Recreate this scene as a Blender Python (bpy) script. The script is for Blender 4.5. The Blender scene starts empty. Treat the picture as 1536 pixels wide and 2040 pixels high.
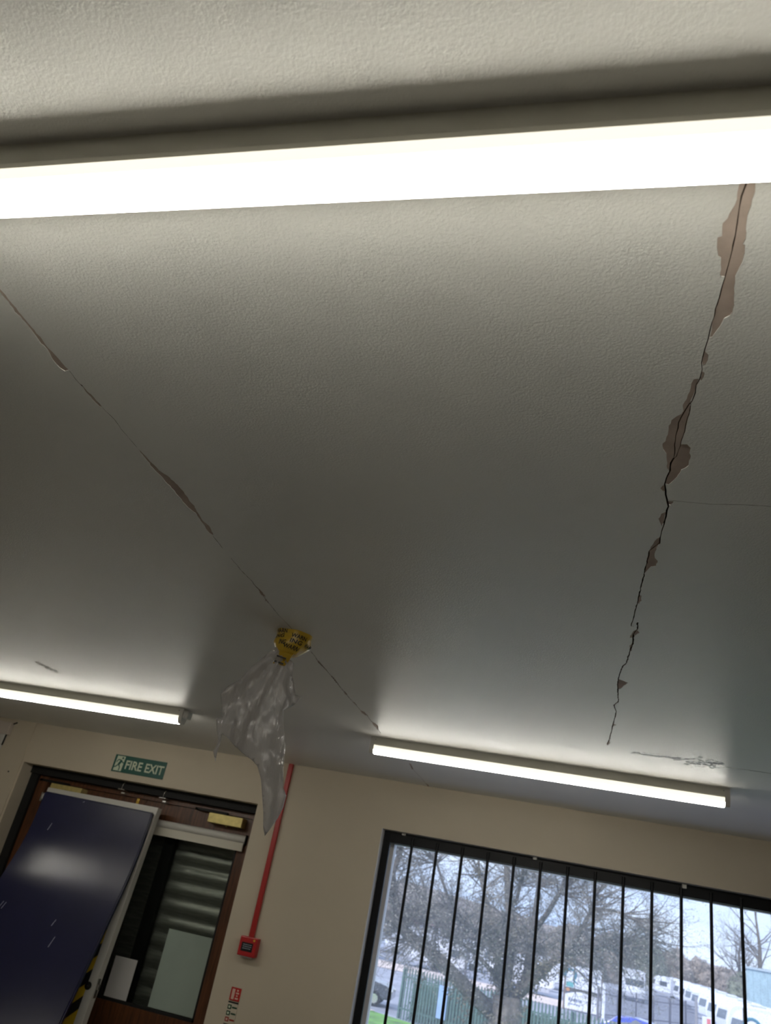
import bpy, bmesh, math, random
from mathutils import Vector, Matrix, noise
from mathutils.geometry import delaunay_2d_cdt

R = math.radians
scene = bpy.context.scene
COL = scene.collection

# ------------------------------------------------------------------ camera
CAMZ = 1.72            # eye height above the floor
H = 0.56               # ceiling above the eye
ZC = CAMZ + H          # ceiling height
D = 3.889              # distance to the end wall
FPX = 1482.0           # focal length in pixels of a 1536 x 2040 frame
ROT = (Matrix.Rotation(R(17.0), 3, 'Z') @ Matrix.Rotation(R(117.4), 3, 'X') @ Matrix.Rotation(R(11.73), 3, 'Z'))
cam_d = bpy.data.cameras.new('camera')
cam = bpy.data.objects.new('camera', cam_d)
COL.objects.link(cam)
cam.matrix_world = Matrix.Translation((0, 0, CAMZ)) @ ROT.to_4x4()
cam_d.sensor_fit = 'VERTICAL'
cam_d.lens = 6.9
cam_d.sensor_height = 6.9 * 2040 / FPX
cam_d.sensor_width = cam_d.sensor_height
cam_d.clip_start = 0.01
cam_d.clip_end = 2000
cam_d.dof.use_dof = True
cam_d.dof.focus_distance = 1.15
cam_d.dof.aperture_fstop = 2.4
scene.camera = cam

scene.view_settings.view_transform = 'Standard'
scene.view_settings.look = 'None'
scene.view_settings.gamma = 1
scene.view_settings.use_curve_mapping = False
scene.view_settings.exposure = 0.25

LAMP = 24.0            # diffuser radiance
SKY = 1.7

def lin(c):
    return tuple(((v / 12.92) if v <= 0.04045 else ((v + 0.055) / 1.055) ** 2.4) for v in c)

# ------------------------------------------------------------------ world: pale blue winter sky with thin cloud
world = bpy.data.worlds.new('sky'); scene.world = world; world.use_nodes = True
wn = world.node_tree; wn.nodes.clear()
def N(nt, t, **kw):
    n = nt.nodes.new(t)
    for k, v in kw.items():
        setattr(n, k, v)
    return n
w_out = N(wn, 'ShaderNodeOutputWorld'); w_bg = N(wn, 'ShaderNodeBackground')
w_tc = N(wn, 'ShaderNodeTexCoord'); w_map = N(wn, 'ShaderNodeMapping'); w_no = N(wn, 'ShaderNodeTexNoise'); w_rp = N(wn, 'ShaderNodeValToRGB')
w_map.inputs['Scale'].default_value = (1.6, 1.6, 9.0)
w_map.inputs['Location'].default_value = (0.3, 0.0, 0.35)
w_no.inputs['Scale'].default_value = 1.5; w_no.inputs['Detail'].default_value = 5
w_rp.color_ramp.elements[0].position = 0.36; w_rp.color_ramp.elements[0].color = (*lin((0.63, 0.72, 0.87)), 1)
w_rp.color_ramp.elements[1].position = 0.62; w_rp.color_ramp.elements[1].color = (*lin((0.80, 0.85, 0.92)), 1)
wn.links.new(w_tc.outputs['Generated'], w_map.inputs['Vector']); wn.links.new(w_map.outputs['Vector'], w_no.inputs['Vector'])
wn.links.new(w_no.outputs['Fac'], w_rp.inputs['Fac']); wn.links.new(w_rp.outputs['Color'], w_bg.inputs['Color'])
w_bg.inputs['Strength'].default_value = SKY
wn.links.new(w_bg.outputs['Background'], w_out.inputs['Surface'])
# hazy winter sun behind the building
sun_d = bpy.data.lights.new('sun_offscreen', 'SUN'); sun_d.energy = 2.9; sun_d.angle = R(12); sun_d.color = (1.0, 0.93, 0.82)
sun = bpy.data.objects.new('sun_offscreen', sun_d); COL.objects.link(sun); sun.rotation_euler = (R(52), 0, R(-28))

# ------------------------------------------------------------------ pixel helpers: a pixel is a direction, the surface gives the distance
def ray(px, py):
    return ROT @ Vector(((px - 768) / FPX, -(py - 1020) / FPX, -1.0))
def at_y(px, py, y):
    d = ray(px, py); return Vector((0, 0, CAMZ)) + d * (y / d.y)
def at_z(px, py, z):
    d = ray(px, py); return Vector((0, 0, CAMZ)) + d * ((z - CAMZ) / d.z)
def on_ceiling(px, py):
    return at_z(px, py, ZC)

# ------------------------------------------------------------------ materials
MATS = {}
def mat(name, rgb, rough=0.6, metal=0.0, spec=0.5, var=0.0, vscale=8.0, bump=0.0, bscale=60.0, bdetail=3.0, emit=None, estr=1.0, coat=0.0, stretch=None, bdist=0.002):
    if name in MATS: return MATS[name]
    m = bpy.data.materials.new(name); m.use_nodes = True
    nt = m.node_tree; p = nt.nodes['Principled BSDF']
    c = (*lin(rgb), 1)
    p.inputs['Base Color'].default_value = c
    p.inputs['Roughness'].default_value = rough; p.inputs['Metallic'].default_value = metal
    p.inputs['Specular IOR Level'].default_value = spec
    p.inputs['Coat Weight'].default_value = coat
    tc = N(nt, 'ShaderNodeTexCoord'); src = tc.outputs['Object']
    if stretch:
        mp = N(nt, 'ShaderNodeMapping'); mp.inputs['Scale'].default_value = stretch
        nt.links.new(src, mp.inputs['Vector']); src = mp.outputs['Vector']
    if var > 0:
        no = N(nt, 'ShaderNodeTexNoise'); no.inputs['Scale'].default_value = vscale; no.inputs['Detail'].default_value = 5
        nt.links.new(src, no.inputs['Vector'])
        rp = N(nt, 'ShaderNodeValToRGB')
        rp.color_ramp.elements[0].position = 0.3; rp.color_ramp.elements[1].position = 0.7
        rp.color_ramp.elements[0].color = (*lin(tuple(max(0, v * (1 - var)) for v in rgb)), 1)
        rp.color_ramp.elements[1].color = (*lin(tuple(min(1, v * (1 + var)) for v in rgb)), 1)
        nt.links.new(no.outputs['Fac'], rp.inputs['Fac']); nt.links.new(rp.outputs['Color'], p.inputs['Base Color'])
    if bump > 0:
        nb = N(nt, 'ShaderNodeTexNoise'); nb.inputs['Scale'].default_value = bscale; nb.inputs['Detail'].default_value = bdetail
        nt.links.new(src, nb.inputs['Vector'])
        b = N(nt, 'ShaderNodeBump'); b.inputs['Strength'].default_value = bump; b.inputs['Distance'].default_value = bdist
        nt.links.new(nb.outputs['Fac'], b.inputs['Height']); nt.links.new(b.outputs['Normal'], p.inputs['Normal'])
    if emit:
        p.inputs['Emission Color'].default_value = (*lin(emit), 1); p.inputs['Emission Strength'].default_value = estr
    MATS[name] = m
    return m

M_ceil = mat('ceiling_paint', (0.86, 0.855, 0.83), rough=0.36, spec=0.17, bump=0.32, bscale=330, bdetail=2.0, var=0.015, vscale=3, bdist=0.0022)
M_board = mat('bare_board_paper', (0.715, 0.65, 0.60), rough=0.9, spec=0.1, var=0.05, vscale=40)
M_crack = mat('dusty_board_core', (0.50, 0.44, 0.39), rough=1, spec=0)
M_fill = mat('filler', (0.985, 0.98, 0.96), rough=0.5, spec=0.5, bump=0.2, bscale=120)
M_wall = mat('wall_paint', (0.79, 0.745, 0.665), rough=0.65, spec=0.3, bump=0.12, bscale=120, var=0.02, vscale=2)
M_reveal = mat('white_gloss_paint', (0.86, 0.85, 0.85), rough=0.4, spec=0.4)
M_floor = mat('floor_vinyl', (0.68, 0.665, 0.64), rough=0.5, var=0.1, vscale=30)
M_lbody = mat('white_enamel', (0.86, 0.85, 0.80), rough=0.4, spec=0.4)
M_rim = mat('diffuser_edge', (0.9, 0.88, 0.8), rough=0.5, emit=(0.93, 0.905, 0.83), estr=1.1)
M_cap = mat('end_cap_plastic', (0.84, 0.83, 0.80), rough=0.45)
M_diff = bpy.data.materials.new('lit_diffuser'); M_diff.use_nodes = True
_nt = M_diff.node_tree; _nt.nodes.clear()
_o = N(_nt, 'ShaderNodeOutputMaterial'); _e = N(_nt, 'ShaderNodeEmission')
_e.inputs['Color'].default_value = (1.0, 0.965, 0.87, 1); _e.inputs['Strength'].default_value = LAMP
_nt.links.new(_e.outputs[0], _o.inputs[0])
M_black = mat('black_paint', (0.065, 0.065, 0.075), rough=0.5, spec=0.3, bump=0.1, bscale=80)
M_blackm = mat('black_soft', (0.045, 0.04, 0.038), rough=0.7)
M_wood = mat('varnished_hardwood', (0.34, 0.205, 0.12), rough=0.35, spec=0.5, var=0.25, vscale=14, stretch=(6, 6, 0.6))
M_brass = mat('polished_brass', (0.80, 0.735, 0.48), rough=0.45, metal=0.5, var=0.06, vscale=40)
M_steel = mat('galvanised_steel', (0.62, 0.62, 0.60), rough=0.35, metal=0.5, var=0.12, vscale=25, stretch=(0.5, 4, 4))
M_chrome = mat('bright_steel', (0.80, 0.79, 0.77), rough=0.25, metal=0.9)
M_white = mat('white_laminate', (0.80, 0.79, 0.76), rough=0.35, spec=0.4, var=0.02, vscale=6)
M_blue = mat('navy_laminate', (0.115, 0.12, 0.235), rough=0.19, spec=0.55, var=0.05, vscale=5, bump=0.08, bscale=300)
M_red = mat('red_plastic', (0.66, 0.13, 0.12), rough=0.4)
M_redbox = mat('red_call_point', (0.70, 0.14, 0.15), rough=0.35)
M_green = mat('sign_green', (0.02, 0.31, 0.26), rough=0.45)
M_glow = mat('sign_pale', (0.80, 0.84, 0.74), rough=0.5)
M_paper = mat('paper', (0.80, 0.79, 0.78), rough=0.7)
M_paperg = mat('frosted_sheet', (0.63, 0.685, 0.645), rough=0.35, var=0.04, vscale=4)
M_yel = mat('hazard_yellow', (0.80, 0.66, 0.12), rough=0.45)
M_tape = mat('yellow_tape', (0.76, 0.62, 0.19), rough=0.28, spec=0.5, bump=0.4, bscale=55)
M_ink = mat('black_ink', (0.10, 0.08, 0.05), rough=0.5)
M_blind = mat('blind_cream', (0.84, 0.82, 0.76), rough=0.6)

def glass_mat(name, tint, refl=0.08, dirt=0.0):
    m = bpy.data.materials.new(name); m.use_nodes = True
    nt = m.node_tree; nt.nodes.clear()
    o = N(nt, 'ShaderNodeOutputMaterial'); t = N(nt, 'ShaderNodeBsdfTransparent'); g = N(nt, 'ShaderNodeBsdfGlossy')
    t.inputs['Color'].default_value = (*tint, 1); g.inputs['Roughness'].default_value = 0.03
    lw = N(nt, 'ShaderNodeLayerWeight'); lw.inputs['Blend'].default_value = refl
    mx = N(nt, 'ShaderNodeMixShader')
    nt.links.new(lw.outputs['Fresnel'], mx.inputs[0]); nt.links.new(t.outputs[0], mx.inputs[1]); nt.links.new(g.outputs[0], mx.inputs[2])
    last = mx
    if dirt:
        tc = N(nt, 'ShaderNodeTexCoord')
        v = N(nt, 'ShaderNodeTexVoronoi'); v.inputs['Scale'].default_value = 95
        n2 = N(nt, 'ShaderNodeTexNoise'); n2.inputs['Scale'].default_value = 4.0; n2.inputs['Detail'].default_value = 4
        nt.links.new(tc.outputs['Object'], v.inputs['Vector']); nt.links.new(tc.outputs['Object'], n2.inputs['Vector'])
        r1 = N(nt, 'ShaderNodeMapRange'); r1.inputs['From Min'].default_value = 0.32; r1.inputs['From Max'].default_value = 0.18
        nt.links.new(v.outputs['Distance'], r1.inputs['Value'])
        r2 = N(nt, 'ShaderNodeMapRange'); r2.inputs['From Min'].default_value = 0.35; r2.inputs['From Max'].default_value = 0.65
        r2.inputs['To Min'].default_value = 0.25; r2.inputs['To Max'].default_value = 1.0
        nt.links.new(n2.outputs['Fac'], r2.inputs['Value'])
        mm = N(nt, 'ShaderNodeMath', operation='MULTIPLY'); nt.links.new(r1.outputs[0], mm.inputs[0]); nt.links.new(r2.outputs[0], mm.inputs[1])
        m2 = N(nt, 'ShaderNodeMath', operation='MULTIPLY_ADD'); nt.links.new(mm.outputs[0], m2.inputs[0])
        m2.inputs[1].default_value = dirt; m2.inputs[2].default_value = 0.07
        tr = N(nt, 'ShaderNodeBsdfTranslucent'); tr.inputs['Color'].default_value = (0.85, 0.88, 0.95, 1)
        mx2 = N(nt, 'ShaderNodeMixShader')
        nt.links.new(m2.outputs[0], mx2.inputs[0]); nt.links.new(mx.outputs[0], mx2.inputs[1]); nt.links.new(tr.outputs[0], mx2.inputs[2])
        last = mx2
    nt.links.new(last.outputs[0], o.inputs[0])
    return m
M_glass = glass_mat('window_glass_spotted', (0.97, 0.98, 1.0), 0.05, dirt=0.15)
M_dglass = glass_mat('door_glass', (0.80, 0.82, 0.80), 0.10)

# ------------------------------------------------------------------ mesh helpers
class MB:
    def __init__(self): self.v = []; self.f = []
    def quad(self, a, b, c, d):
        i = len(self.v); self.v += [tuple(a), tuple(b), tuple(c), tuple(d)]; self.f.append((i, i + 1, i + 2, i + 3)); return self
    def poly(self, pts):
        i = len(self.v); self.v += [tuple(p) for p in pts]; self.f.append(tuple(range(i, i + len(pts)))); return self
    def box(self, x0, x1, y0, y1, z0, z1):
        i = len(self.v)
        self.v += [(x0, y0, z0), (x1, y0, z0), (x1, y1, z0), (x0, y1, z0), (x0, y0, z1), (x1, y0, z1), (x1, y1, z1), (x0, y1, z1)]
        self.f += [tuple(i + k for k in q) for q in ((0, 3, 2, 1), (4, 5, 6, 7), (0, 1, 5, 4), (1, 2, 6, 5), (2, 3, 7, 6), (3, 0, 4, 7))]
        return self
    def bbox(self, x0, x1, y0, y1, z0, z1, b):
        bm = bmesh.new(); bmesh.ops.create_cube(bm, size=1)
        for v in bm.verts:
            v.co = Vector(((x0 + x1) / 2 + v.co.x * (x1 - x0), (y0 + y1) / 2 + v.co.y * (y1 - y0), (z0 + z1) / 2 + v.co.z * (z1 - z0)))
        bmesh.ops.bevel(bm, geom=bm.edges[:], offset=b, segments=2, affect='EDGES', profile=0.5)
        return self.add_bm(bm)
    def add_bm(self, bm):
        i = len(self.v); bm.verts.ensure_lookup_table(); bm.verts.index_update()
        self.v += [tuple(v.co) for v in bm.verts]; self.f += [tuple(i + v.index for v in f.verts) for f in bm.faces]
        bm.free(); return self
    def tube(self, pts, rad, n=8, caps=True):
        pts = [Vector(p) for p in pts]
        if not isinstance(rad, (list, tuple)): rad = [rad] * len(pts)
        i0 = len(self.v); ref = None
        for k, p in enumerate(pts):
            t = (pts[min(k + 1, len(pts) - 1)] - pts[max(k - 1, 0)])
            if t.length < 1e-9: t = Vector((0, 0, 1))
            t.normalize()
            if ref is None: ref = Vector((1, 0, 0)) if abs(t.x) < 0.8 else Vector((0, 1, 0))
            u = (ref - t * ref.dot(t)); u.normalize(); w = t.cross(u); ref = u
            for j in range(n):
                a = 2 * math.pi * j / n
                self.v.append(tuple(p + (u * math.cos(a) + w * math.sin(a)) * rad[k]))
        for k in range(len(pts) - 1):
            for j in range(n):
                a = i0 + k * n + j; b = i0 + k * n + (j + 1) % n
                self.f.append((a, b, b + n, a + n))
        if caps:
            self.f.append(tuple(i0 + j for j in range(n))[::-1]); e = i0 + (len(pts) - 1) * n
            self.f.append(tuple(e + j for j in range(n)))
        return self
    def prism(self, prof, axis, a0, a1):
        """profile polygon in the two other axes, extruded along axis"""
        n = len(prof); i = len(self.v)
        for a in (a0, a1):
            for p in prof:
                self.v.append({'x': (a, p[0], p[1]), 'y': (p[0], a, p[1]), 'z': (p[0], p[1], a)}[axis])
        for j in range(n):
            k = (j + 1) % n
            self.f.append((i + j, i + k, i + n + k, i + n + j))
        self.f.append(tuple(i + j for j in range(n))[::-1]); self.f.append(tuple(i + n + j for j in range(n)))
        return self
    def mesh(self, name, smooth=False):
        me = bpy.data.meshes.new(name); me.from_pydata(self.v, [], self.f); me.validate()
        bm = bmesh.new(); bm.from_mesh(me); bmesh.ops.recalc_face_normals(bm, faces=bm.faces[:]); bm.to_mesh(me); bm.free()
        if smooth:
            me.polygons.foreach_set('use_smooth', [True] * len(me.polygons))
        return me
    def build(self, name, material, parent=None, smooth=False, angle=None):
        me = self.mesh(name, smooth or angle is not None)
        if angle is not None: me.set_sharp_from_angle(angle=R(angle))
        me.materials.append(material)
        o = bpy.data.objects.new(name, me); COL.objects.link(o)
        if parent is not None:
            o.parent = parent
            if parent.type == 'EMPTY' or True:
                o.matrix_parent_inverse = parent.matrix_basis.inverted() if parent.parent is None else (parent.parent.matrix_basis @ parent.matrix_parent_inverse @ parent.matrix_basis).inverted()
        return o

def tag(o, label=None, cat=None, group=None, kind=None):
    if label: o['label'] = label
    if cat: o['category'] = cat
    if group: o['group'] = group
    if kind: o['kind'] = kind
    return o
def thing(name, loc, label, cat, group=None):
    o = bpy.data.objects.new(name, None); COL.objects.link(o); o.location = loc; o.empty_display_size = 0.1
    return tag(o, label, cat, group)
def copy_tree(o, parent=None):
    c = o.copy(); COL.objects.link(c); c.parent = parent
    for ch in list(o.children): copy_tree(ch, c)
    return c
def text_mesh(body, size, align='LEFT'):
    cu = bpy.data.curves.new('lettering', 'FONT'); cu.body = body; cu.size = size; cu.align_x = align; cu.resolution_u = 3; cu.offset = 0.022 * size
    ob = bpy.data.objects.new('lettering', cu); COL.objects.link(ob)
    dg = bpy.context.evaluated_depsgraph_get(); me = bpy.data.meshes.new_from_object(ob.evaluated_get(dg))
    bpy.data.objects.remove(ob); bpy.data.curves.remove(cu)
    return me

# ================================================================== THE ROOM
XL, XR, YB = -3.9, 3.3, -4.2
floor = tag(MB().box(XL, XR, YB, D + 0.4, -0.05, 0.0).build('floor', M_floor), kind='structure')
tag(MB().box(XL - 0.15, XL, YB, D + 0.3, 0, ZC + 0.05).build('wall_left', M_wall), kind='structure')
tag(MB().box(XR, XR + 0.15, YB, D + 0.3, 0, ZC + 0.05).build('wall_right', M_wall), kind='structure')
tag(MB().box(XL - 0.15, XR + 0.15, YB - 0.15, YB, 0, ZC + 0.05).build('wall_rear', M_wall), kind='structure')

DX0, DX1, DZ = -2.993, -1.545, CAMZ + 0.341        # door opening
WX0, WX1, WZ0, WZ1 = -0.874, 1.165, 0.92, CAMZ + 0.331   # window opening
WT = 0.30
wb = MB()
wb.box(XL, -3.006, D - 0.007, D + WT, 0, ZC)           # slightly proud strip left of the doorway
wb.box(-3.006, DX0, D, D + WT, 0, ZC)
wb.box(DX0, DX1, D, D + WT, DZ, ZC)
wb.box(DX1, WX0, D, D + WT, 0, ZC)
wb.box(WX0, WX1, D, D + WT, WZ1, ZC)
wb.box(WX0, WX1, D, D + WT, 0, WZ0)
wb.box(WX1, XR, D, D + WT, 0, ZC)
wall = tag(wb.build('wall_back', M_wall), kind='structure')

# ------------------------------------------------------------------ ceiling with cracked joints and flaked paint
def pxs(pts, ox, oy, s):
    return [on_ceiling(ox + x * s, oy + y * s) for x, y in pts]
S6 = 376 / 1278; S8 = 640 / 1536; S5 = 280 / 1536
A = lambda pts: pxs(pts, 1160, 360, S6)
B = lambda pts: pxs(pts, 1160, 900, S6)
C8 = lambda pts: pxs(pts, 0, 560, S8)
C5 = lambda pts: pxs(pts, 600, 1280, S5)
def rough_outline(pts, amp, step, seed):
    rnd = random.Random(seed); out = []
    n = len(pts)
    for i in range(n):
        a, b = pts[i], pts[(i + 1) % n]; L = (b - a).length; k = max(1, min(12, int(L / step)))
        for j in range(k):
            p = a.lerp(b, j / k)
            if j: p = p + Vector((rnd.uniform(-amp, amp), rnd.uniform(-amp, amp), 0))
            out.append(p)
    return out
patches = [
    A([(1085, -60), (1063, 25), (1050, 80), (1033, 165), (995, 225), (985, 255), (950, 290), (947, 375), (915, 385), (912, 450), (920, 510), (940, 525), (932, 635), (940, 650), (965, 652), (945, 710), (925, 790), (905, 870), (880, 960), (860, 1065), (880, 1060), (935, 985), (960, 935), (1000, 915), (1018, 895), (1018, 880), (1030, 760), (1028, 730), (1035, 690), (1035, 650), (1080, 560), (1100, 490), (1103, 435), (1088, 430), (1112, 350), (1108, 330), (1120, 235), (1145, 170), (1170, 80), (1172, 25), (1190, -60)]),
    A([(830, 1155), (855, 1180), (850, 1215), (835, 1245), (815, 1255), (812, 1220)]),
    A([(810, 1290), (828, 1300), (822, 1330), (805, 1358), (795, 1345)]),
    A([(755, 1345), (790, 1340), (775, 1400), (745, 1470), (722, 1570), (705, 1660), (680, 1740), (665, 1785), (710, 1785), (735, 1810), (725, 1845), (735, 1860), (722, 1900), (720, 1930), (670, 1960), (640, 2010), (615, 2035), (585, 2060), (565, 2055), (570, 2030), (590, 1970), (570, 1935), (570, 1850), (548, 1820), (543, 1780), (563, 1765), (570, 1735), (580, 1720), (585, 1660), (605, 1620), (640, 1595), (670, 1580), (685, 1560), (680, 1520), (715, 1450), (740, 1370)]),
    B([(560, 220), (528, 250), (545, 268), (562, 270), (567, 250)]),
    B([(580, 335), (620, 335), (612, 350), (598, 362), (580, 355)]),
    B([(565, 408), (535, 420), (515, 455), (525, 480), (540, 510), (552, 480)]),
    B([(525, 578), (490, 605), (460, 660), (445, 700), (430, 770), (418, 828), (440, 805), (465, 780), (500, 775), (512, 740), (492, 720), (490, 690), (510, 640), (525, 620)]),
    B([(385, 968), (402, 975), (402, 1010), (385, 1030), (370, 1025)]),
    B([(345, 1215), (370, 1205), (388, 1225), (365, 1240), (345, 1260), (320, 1262), (335, 1230)]),
    B([(340, 1290), (333, 1350), (318, 1355), (322, 1310)]),
    B([(248, 1540), (310, 1565), (275, 1590), (242, 1615), (234, 1575)]),
    B([(207, 1838), (232, 1850), (205, 1862)]),
    B([(180, 1955), (190, 1970), (170, 1992), (165, 1975)]),
    C8([(-60, -30), (0, 38), (25, 65), (60, 110), (105, 165), (130, 195), (165, 235), (205, 285), (230, 320), (270, 360), (300, 395), (330, 425), (310, 432), (285, 415), (245, 365), (210, 310), (195, 300), (160, 250), (125, 205), (95, 170), (70, 150), (40, 100), (0, 58), (-60, -10)]),
    C8([(380, 488), (420, 530), (460, 570), (490, 605), (475, 600), (440, 565), (405, 525)]),
    C8([(655, 795), (700, 840), (760, 905), (800, 930), (850, 975), (880, 1010), (905, 1050), (930, 1075), (940, 1100), (965, 1140), (1000, 1170), (1010, 1190), (1020, 1218), (1000, 1205), (980, 1175), (960, 1150), (935, 1110), (900, 1085), (870, 1050), (830, 1000), (790, 960), (765, 930), (730, 895), (695, 850)]),
    C8([(1225, 1460), (1258, 1490), (1272, 1512), (1248, 1502)]),
    C8([(1265, 1518), (1284, 1532), (1270, 1532)]),
    C5([(170, 195), (195, 200), (280, 300), (260, 297)]),
    C5([(325, 362), (347, 372), (422, 472), (402, 458)]),
    C5([(458, 532), (482, 538), (507, 572), (483, 572)]),
    C5([(553, 648), (582, 653), (612, 687), (588, 682)]),
    C5([(640, 738), (692, 758), (732, 802), (698, 797), (658, 772)]),
    C5([(768, 860), (812, 883), (842, 915), (838, 960), (885, 988), (860, 994), (818, 932), (785, 902)]),
    C5([(1178, 1316), (1203, 1330), (1228, 1387), (1208, 1387)]),
    C5([(1358, 1538), (1387, 1553), (1403, 1587), (1383, 1582)]),
]
cracks = [
    (A([(1112, -60), (1105, 25), (1085, 110), (1062, 190), (1050, 290), (1035, 380), (1018, 480), (990, 570), (968, 640), (945, 710), (925, 790), (905, 870), (880, 960), (858, 1070), (832, 1140), (822, 1180), (812, 1230), (810, 1275), (795, 1340), (775, 1390), (760, 1440), (740, 1490), (700, 1560), (665, 1610), (645, 1680), (630, 1760), (628, 1820), (620, 1880)]), 0.0011),
    (A([(740, 1490), (735, 1520), (712, 1620), (690, 1700), (660, 1800), (640, 1870), (622, 1884)]), 0.0008),
    (B([(622, 45), (598, 80), (595, 130), (570, 180), (560, 220), (562, 260), (570, 320), (580, 370), (570, 420), (550, 500), (535, 545), (525, 620), (455, 675), (440, 740), (420, 825)]), 0.0019),
    (B([(420, 825), (390, 950), (375, 1020), (355, 1080), (345, 1130), (335, 1160), (330, 1182), (350, 1182)]), 0.0019),
    (B([(375, 1155), (372, 1200), (345, 1240), (345, 1290), (325, 1350), (310, 1390), (300, 1430), (275, 1450), (255, 1500), (240, 1560), (242, 1640), (245, 1690), (215, 1715), (230, 1760), (215, 1820), (205, 1860), (185, 1940), (170, 1985)]), 0.0026),
    (B([(570, 325), (720, 342), (870, 355), (1060, 358), (1290, 370), (1700, 395)]), 0.0006),
    (C8([(330, 428), (380, 490), (490, 605), (545, 660), (590, 720), (655, 795)]), 0.0006),
    (C8([(1020, 1220), (1065, 1278)]), 0.0011),
    (C8([(1105, 1325), (1150, 1380), (1200, 1430), (1270, 1520), (1330, 1595), (1380, 1645), (1440, 1720)]), 0.0012),
    (C5([(60, 40), (150, 150), (190, 220), (270, 295), (330, 370), (420, 480), (480, 550), (530, 610), (590, 670), (650, 745), (720, 795), (765, 860), (830, 910), (840, 950), (870, 990)]), 0.0017),
    (C5([(1195, 1340), (1220, 1385), (1330, 1500), (1400, 1585)]), 0.0012),
    (pxs([(1440, 1527), (1480, 1532), (1536, 1541), (1620, 1555)], 0, 0, 1), 0.003),
]
cv, ce_, cf, cls = [], [], [], []
def ccw(pts):
    a = sum(p[0] * q[1] - q[0] * p[1] for p, q in zip(pts, list(pts[1:]) + [pts[0]]))
    return list(pts) if a > 0 else list(pts)[::-1]
def add_face(pts, kind):
    pts = ccw(pts)
    i = len(cv); cv.extend((p[0], p[1]) for p in pts); cf.append(list(range(i, i + len(pts)))); cls.append(kind)
add_face([(XL - 0.1, YB - 0.1), (XR + 0.1, YB - 0.1), (XR + 0.1, D + 0.02), (XL - 0.1, D + 0.02)], ('c', 0))
for k, pts in enumerate(patches):
    far = sum(p.length for p in pts) / len(pts) > 3
    add_face(rough_outline(pts, 0.0012, 0.006, k), ('p', k))
rnd = random.Random(5)
for k, (pts, w) in enumerate(cracks):
    fine = []
    for a, b in zip(pts[:-1], pts[1:]):
        L = (b - a).length; m = max(1, min(10, int(L / 0.008)))
        for j in range(m):
            p = a.lerp(b, j / m)
            fine.append((p + Vector((rnd.uniform(-1, 1), rnd.uniform(-1, 1), 0)) * (0.0007 if k != 5 else 0.0003), w * rnd.uniform(0.55, 1.35)))
    fine.append((pts[-1], w * 0.5))
    left, right = [], []
    for j, (p, ww) in enumerate(fine):
        t = fine[min(j + 1, len(fine) - 1)][0] - fine[max(j - 1, 0)][0]; nrm = Vector((-t.y, t.x, 0)).normalized()
        left.append(p + nrm * ww / 2); right.append(p - nrm * ww / 2)
    for j in range(len(fine) - 1):
        add_face([right[j], right[j + 1], left[j + 1], left[j]], ('k', k))
ov, oe, of, _, _, ofo = delaunay_2d_cdt([Vector(v) for v in cv], [], cf, 0, 1e-6, True)
DEPTH = {'c': 0.0, 'p': 0.0011, 'k': 0.022}
tri_cls = []
for f, orig in zip(of, ofo):
    best = ('c', 0)
    for o_ in orig:
        c = cls[o_]
        if c[0] == 'k' and best[0] != 'k': best = c
        elif c[0] == 'p' and best[0] == 'c': best = c
    tri_cls.append(best)
bins = {}
edge_map = {}
for f, c in zip(of, tri_cls):
    mb = bins.setdefault(c, MB()); z = ZC + DEPTH[c[0]]
    mb.poly([(ov[i][0], ov[i][1], z) for i in f])
    for a, b in zip(f, f[1:] + f[:1] if isinstance(f, list) else tuple(f[1:]) + (f[0],)):
        edge_map.setdefault((min(a, b), max(a, b)), []).append(c)
for (a, b), cs in edge_map.items():
    if len(cs) == 2 and DEPTH[cs[0][0]] != DEPTH[cs[1][0]]:
        hi, lo = (cs[0], cs[1]) if DEPTH[cs[0][0]] < DEPTH[cs[1][0]] else (cs[1], cs[0])
        pa, pb = ov[a], ov[b]
        bins[lo if lo[0] == 'k' else hi].quad((pa[0], pa[1], ZC + DEPTH[hi[0]]), (pb[0], pb[1], ZC + DEPTH[hi[0]]), (pb[0], pb[1], ZC + DEPTH[lo[0]]), (pa[0], pa[1], ZC + DEPTH[lo[0]]))
def raw_build(mb, name, m, parent=None):
    me = bpy.data.meshes.new(name); me.from_pydata(mb.v, [], mb.f); me.materials.append(m)
    bm = bmesh.new(); bm.from_mesh(me)
    for f in bm.faces:
        f.normal_update()
        if f.normal.z > 0.5: f.normal_flip()
    bm.to_mesh(me); bm.free()
    o = bpy.data.objects.new(name, me); COL.objects.link(o)
    if parent: o.parent = parent
    return o
ceiling = raw_build(bins.pop(('c', 0)), 'ceiling', M_ceil)
tag(ceiling, kind='structure')
tag(MB().box(XL - 0.15, XR + 0.15, YB - 0.15, D + WT, ZC + 0.026, ZC + 0.12).build('light_block_slab', M_crack, ceiling))  # unseen slab added above the ceiling to block light from outside
for c, mb in sorted(bins.items()):
    raw_build(mb, 'bare_patch' if c[0] == 'p' else 'crack', M_board if c[0] == 'p' else M_crack, ceiling)

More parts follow.
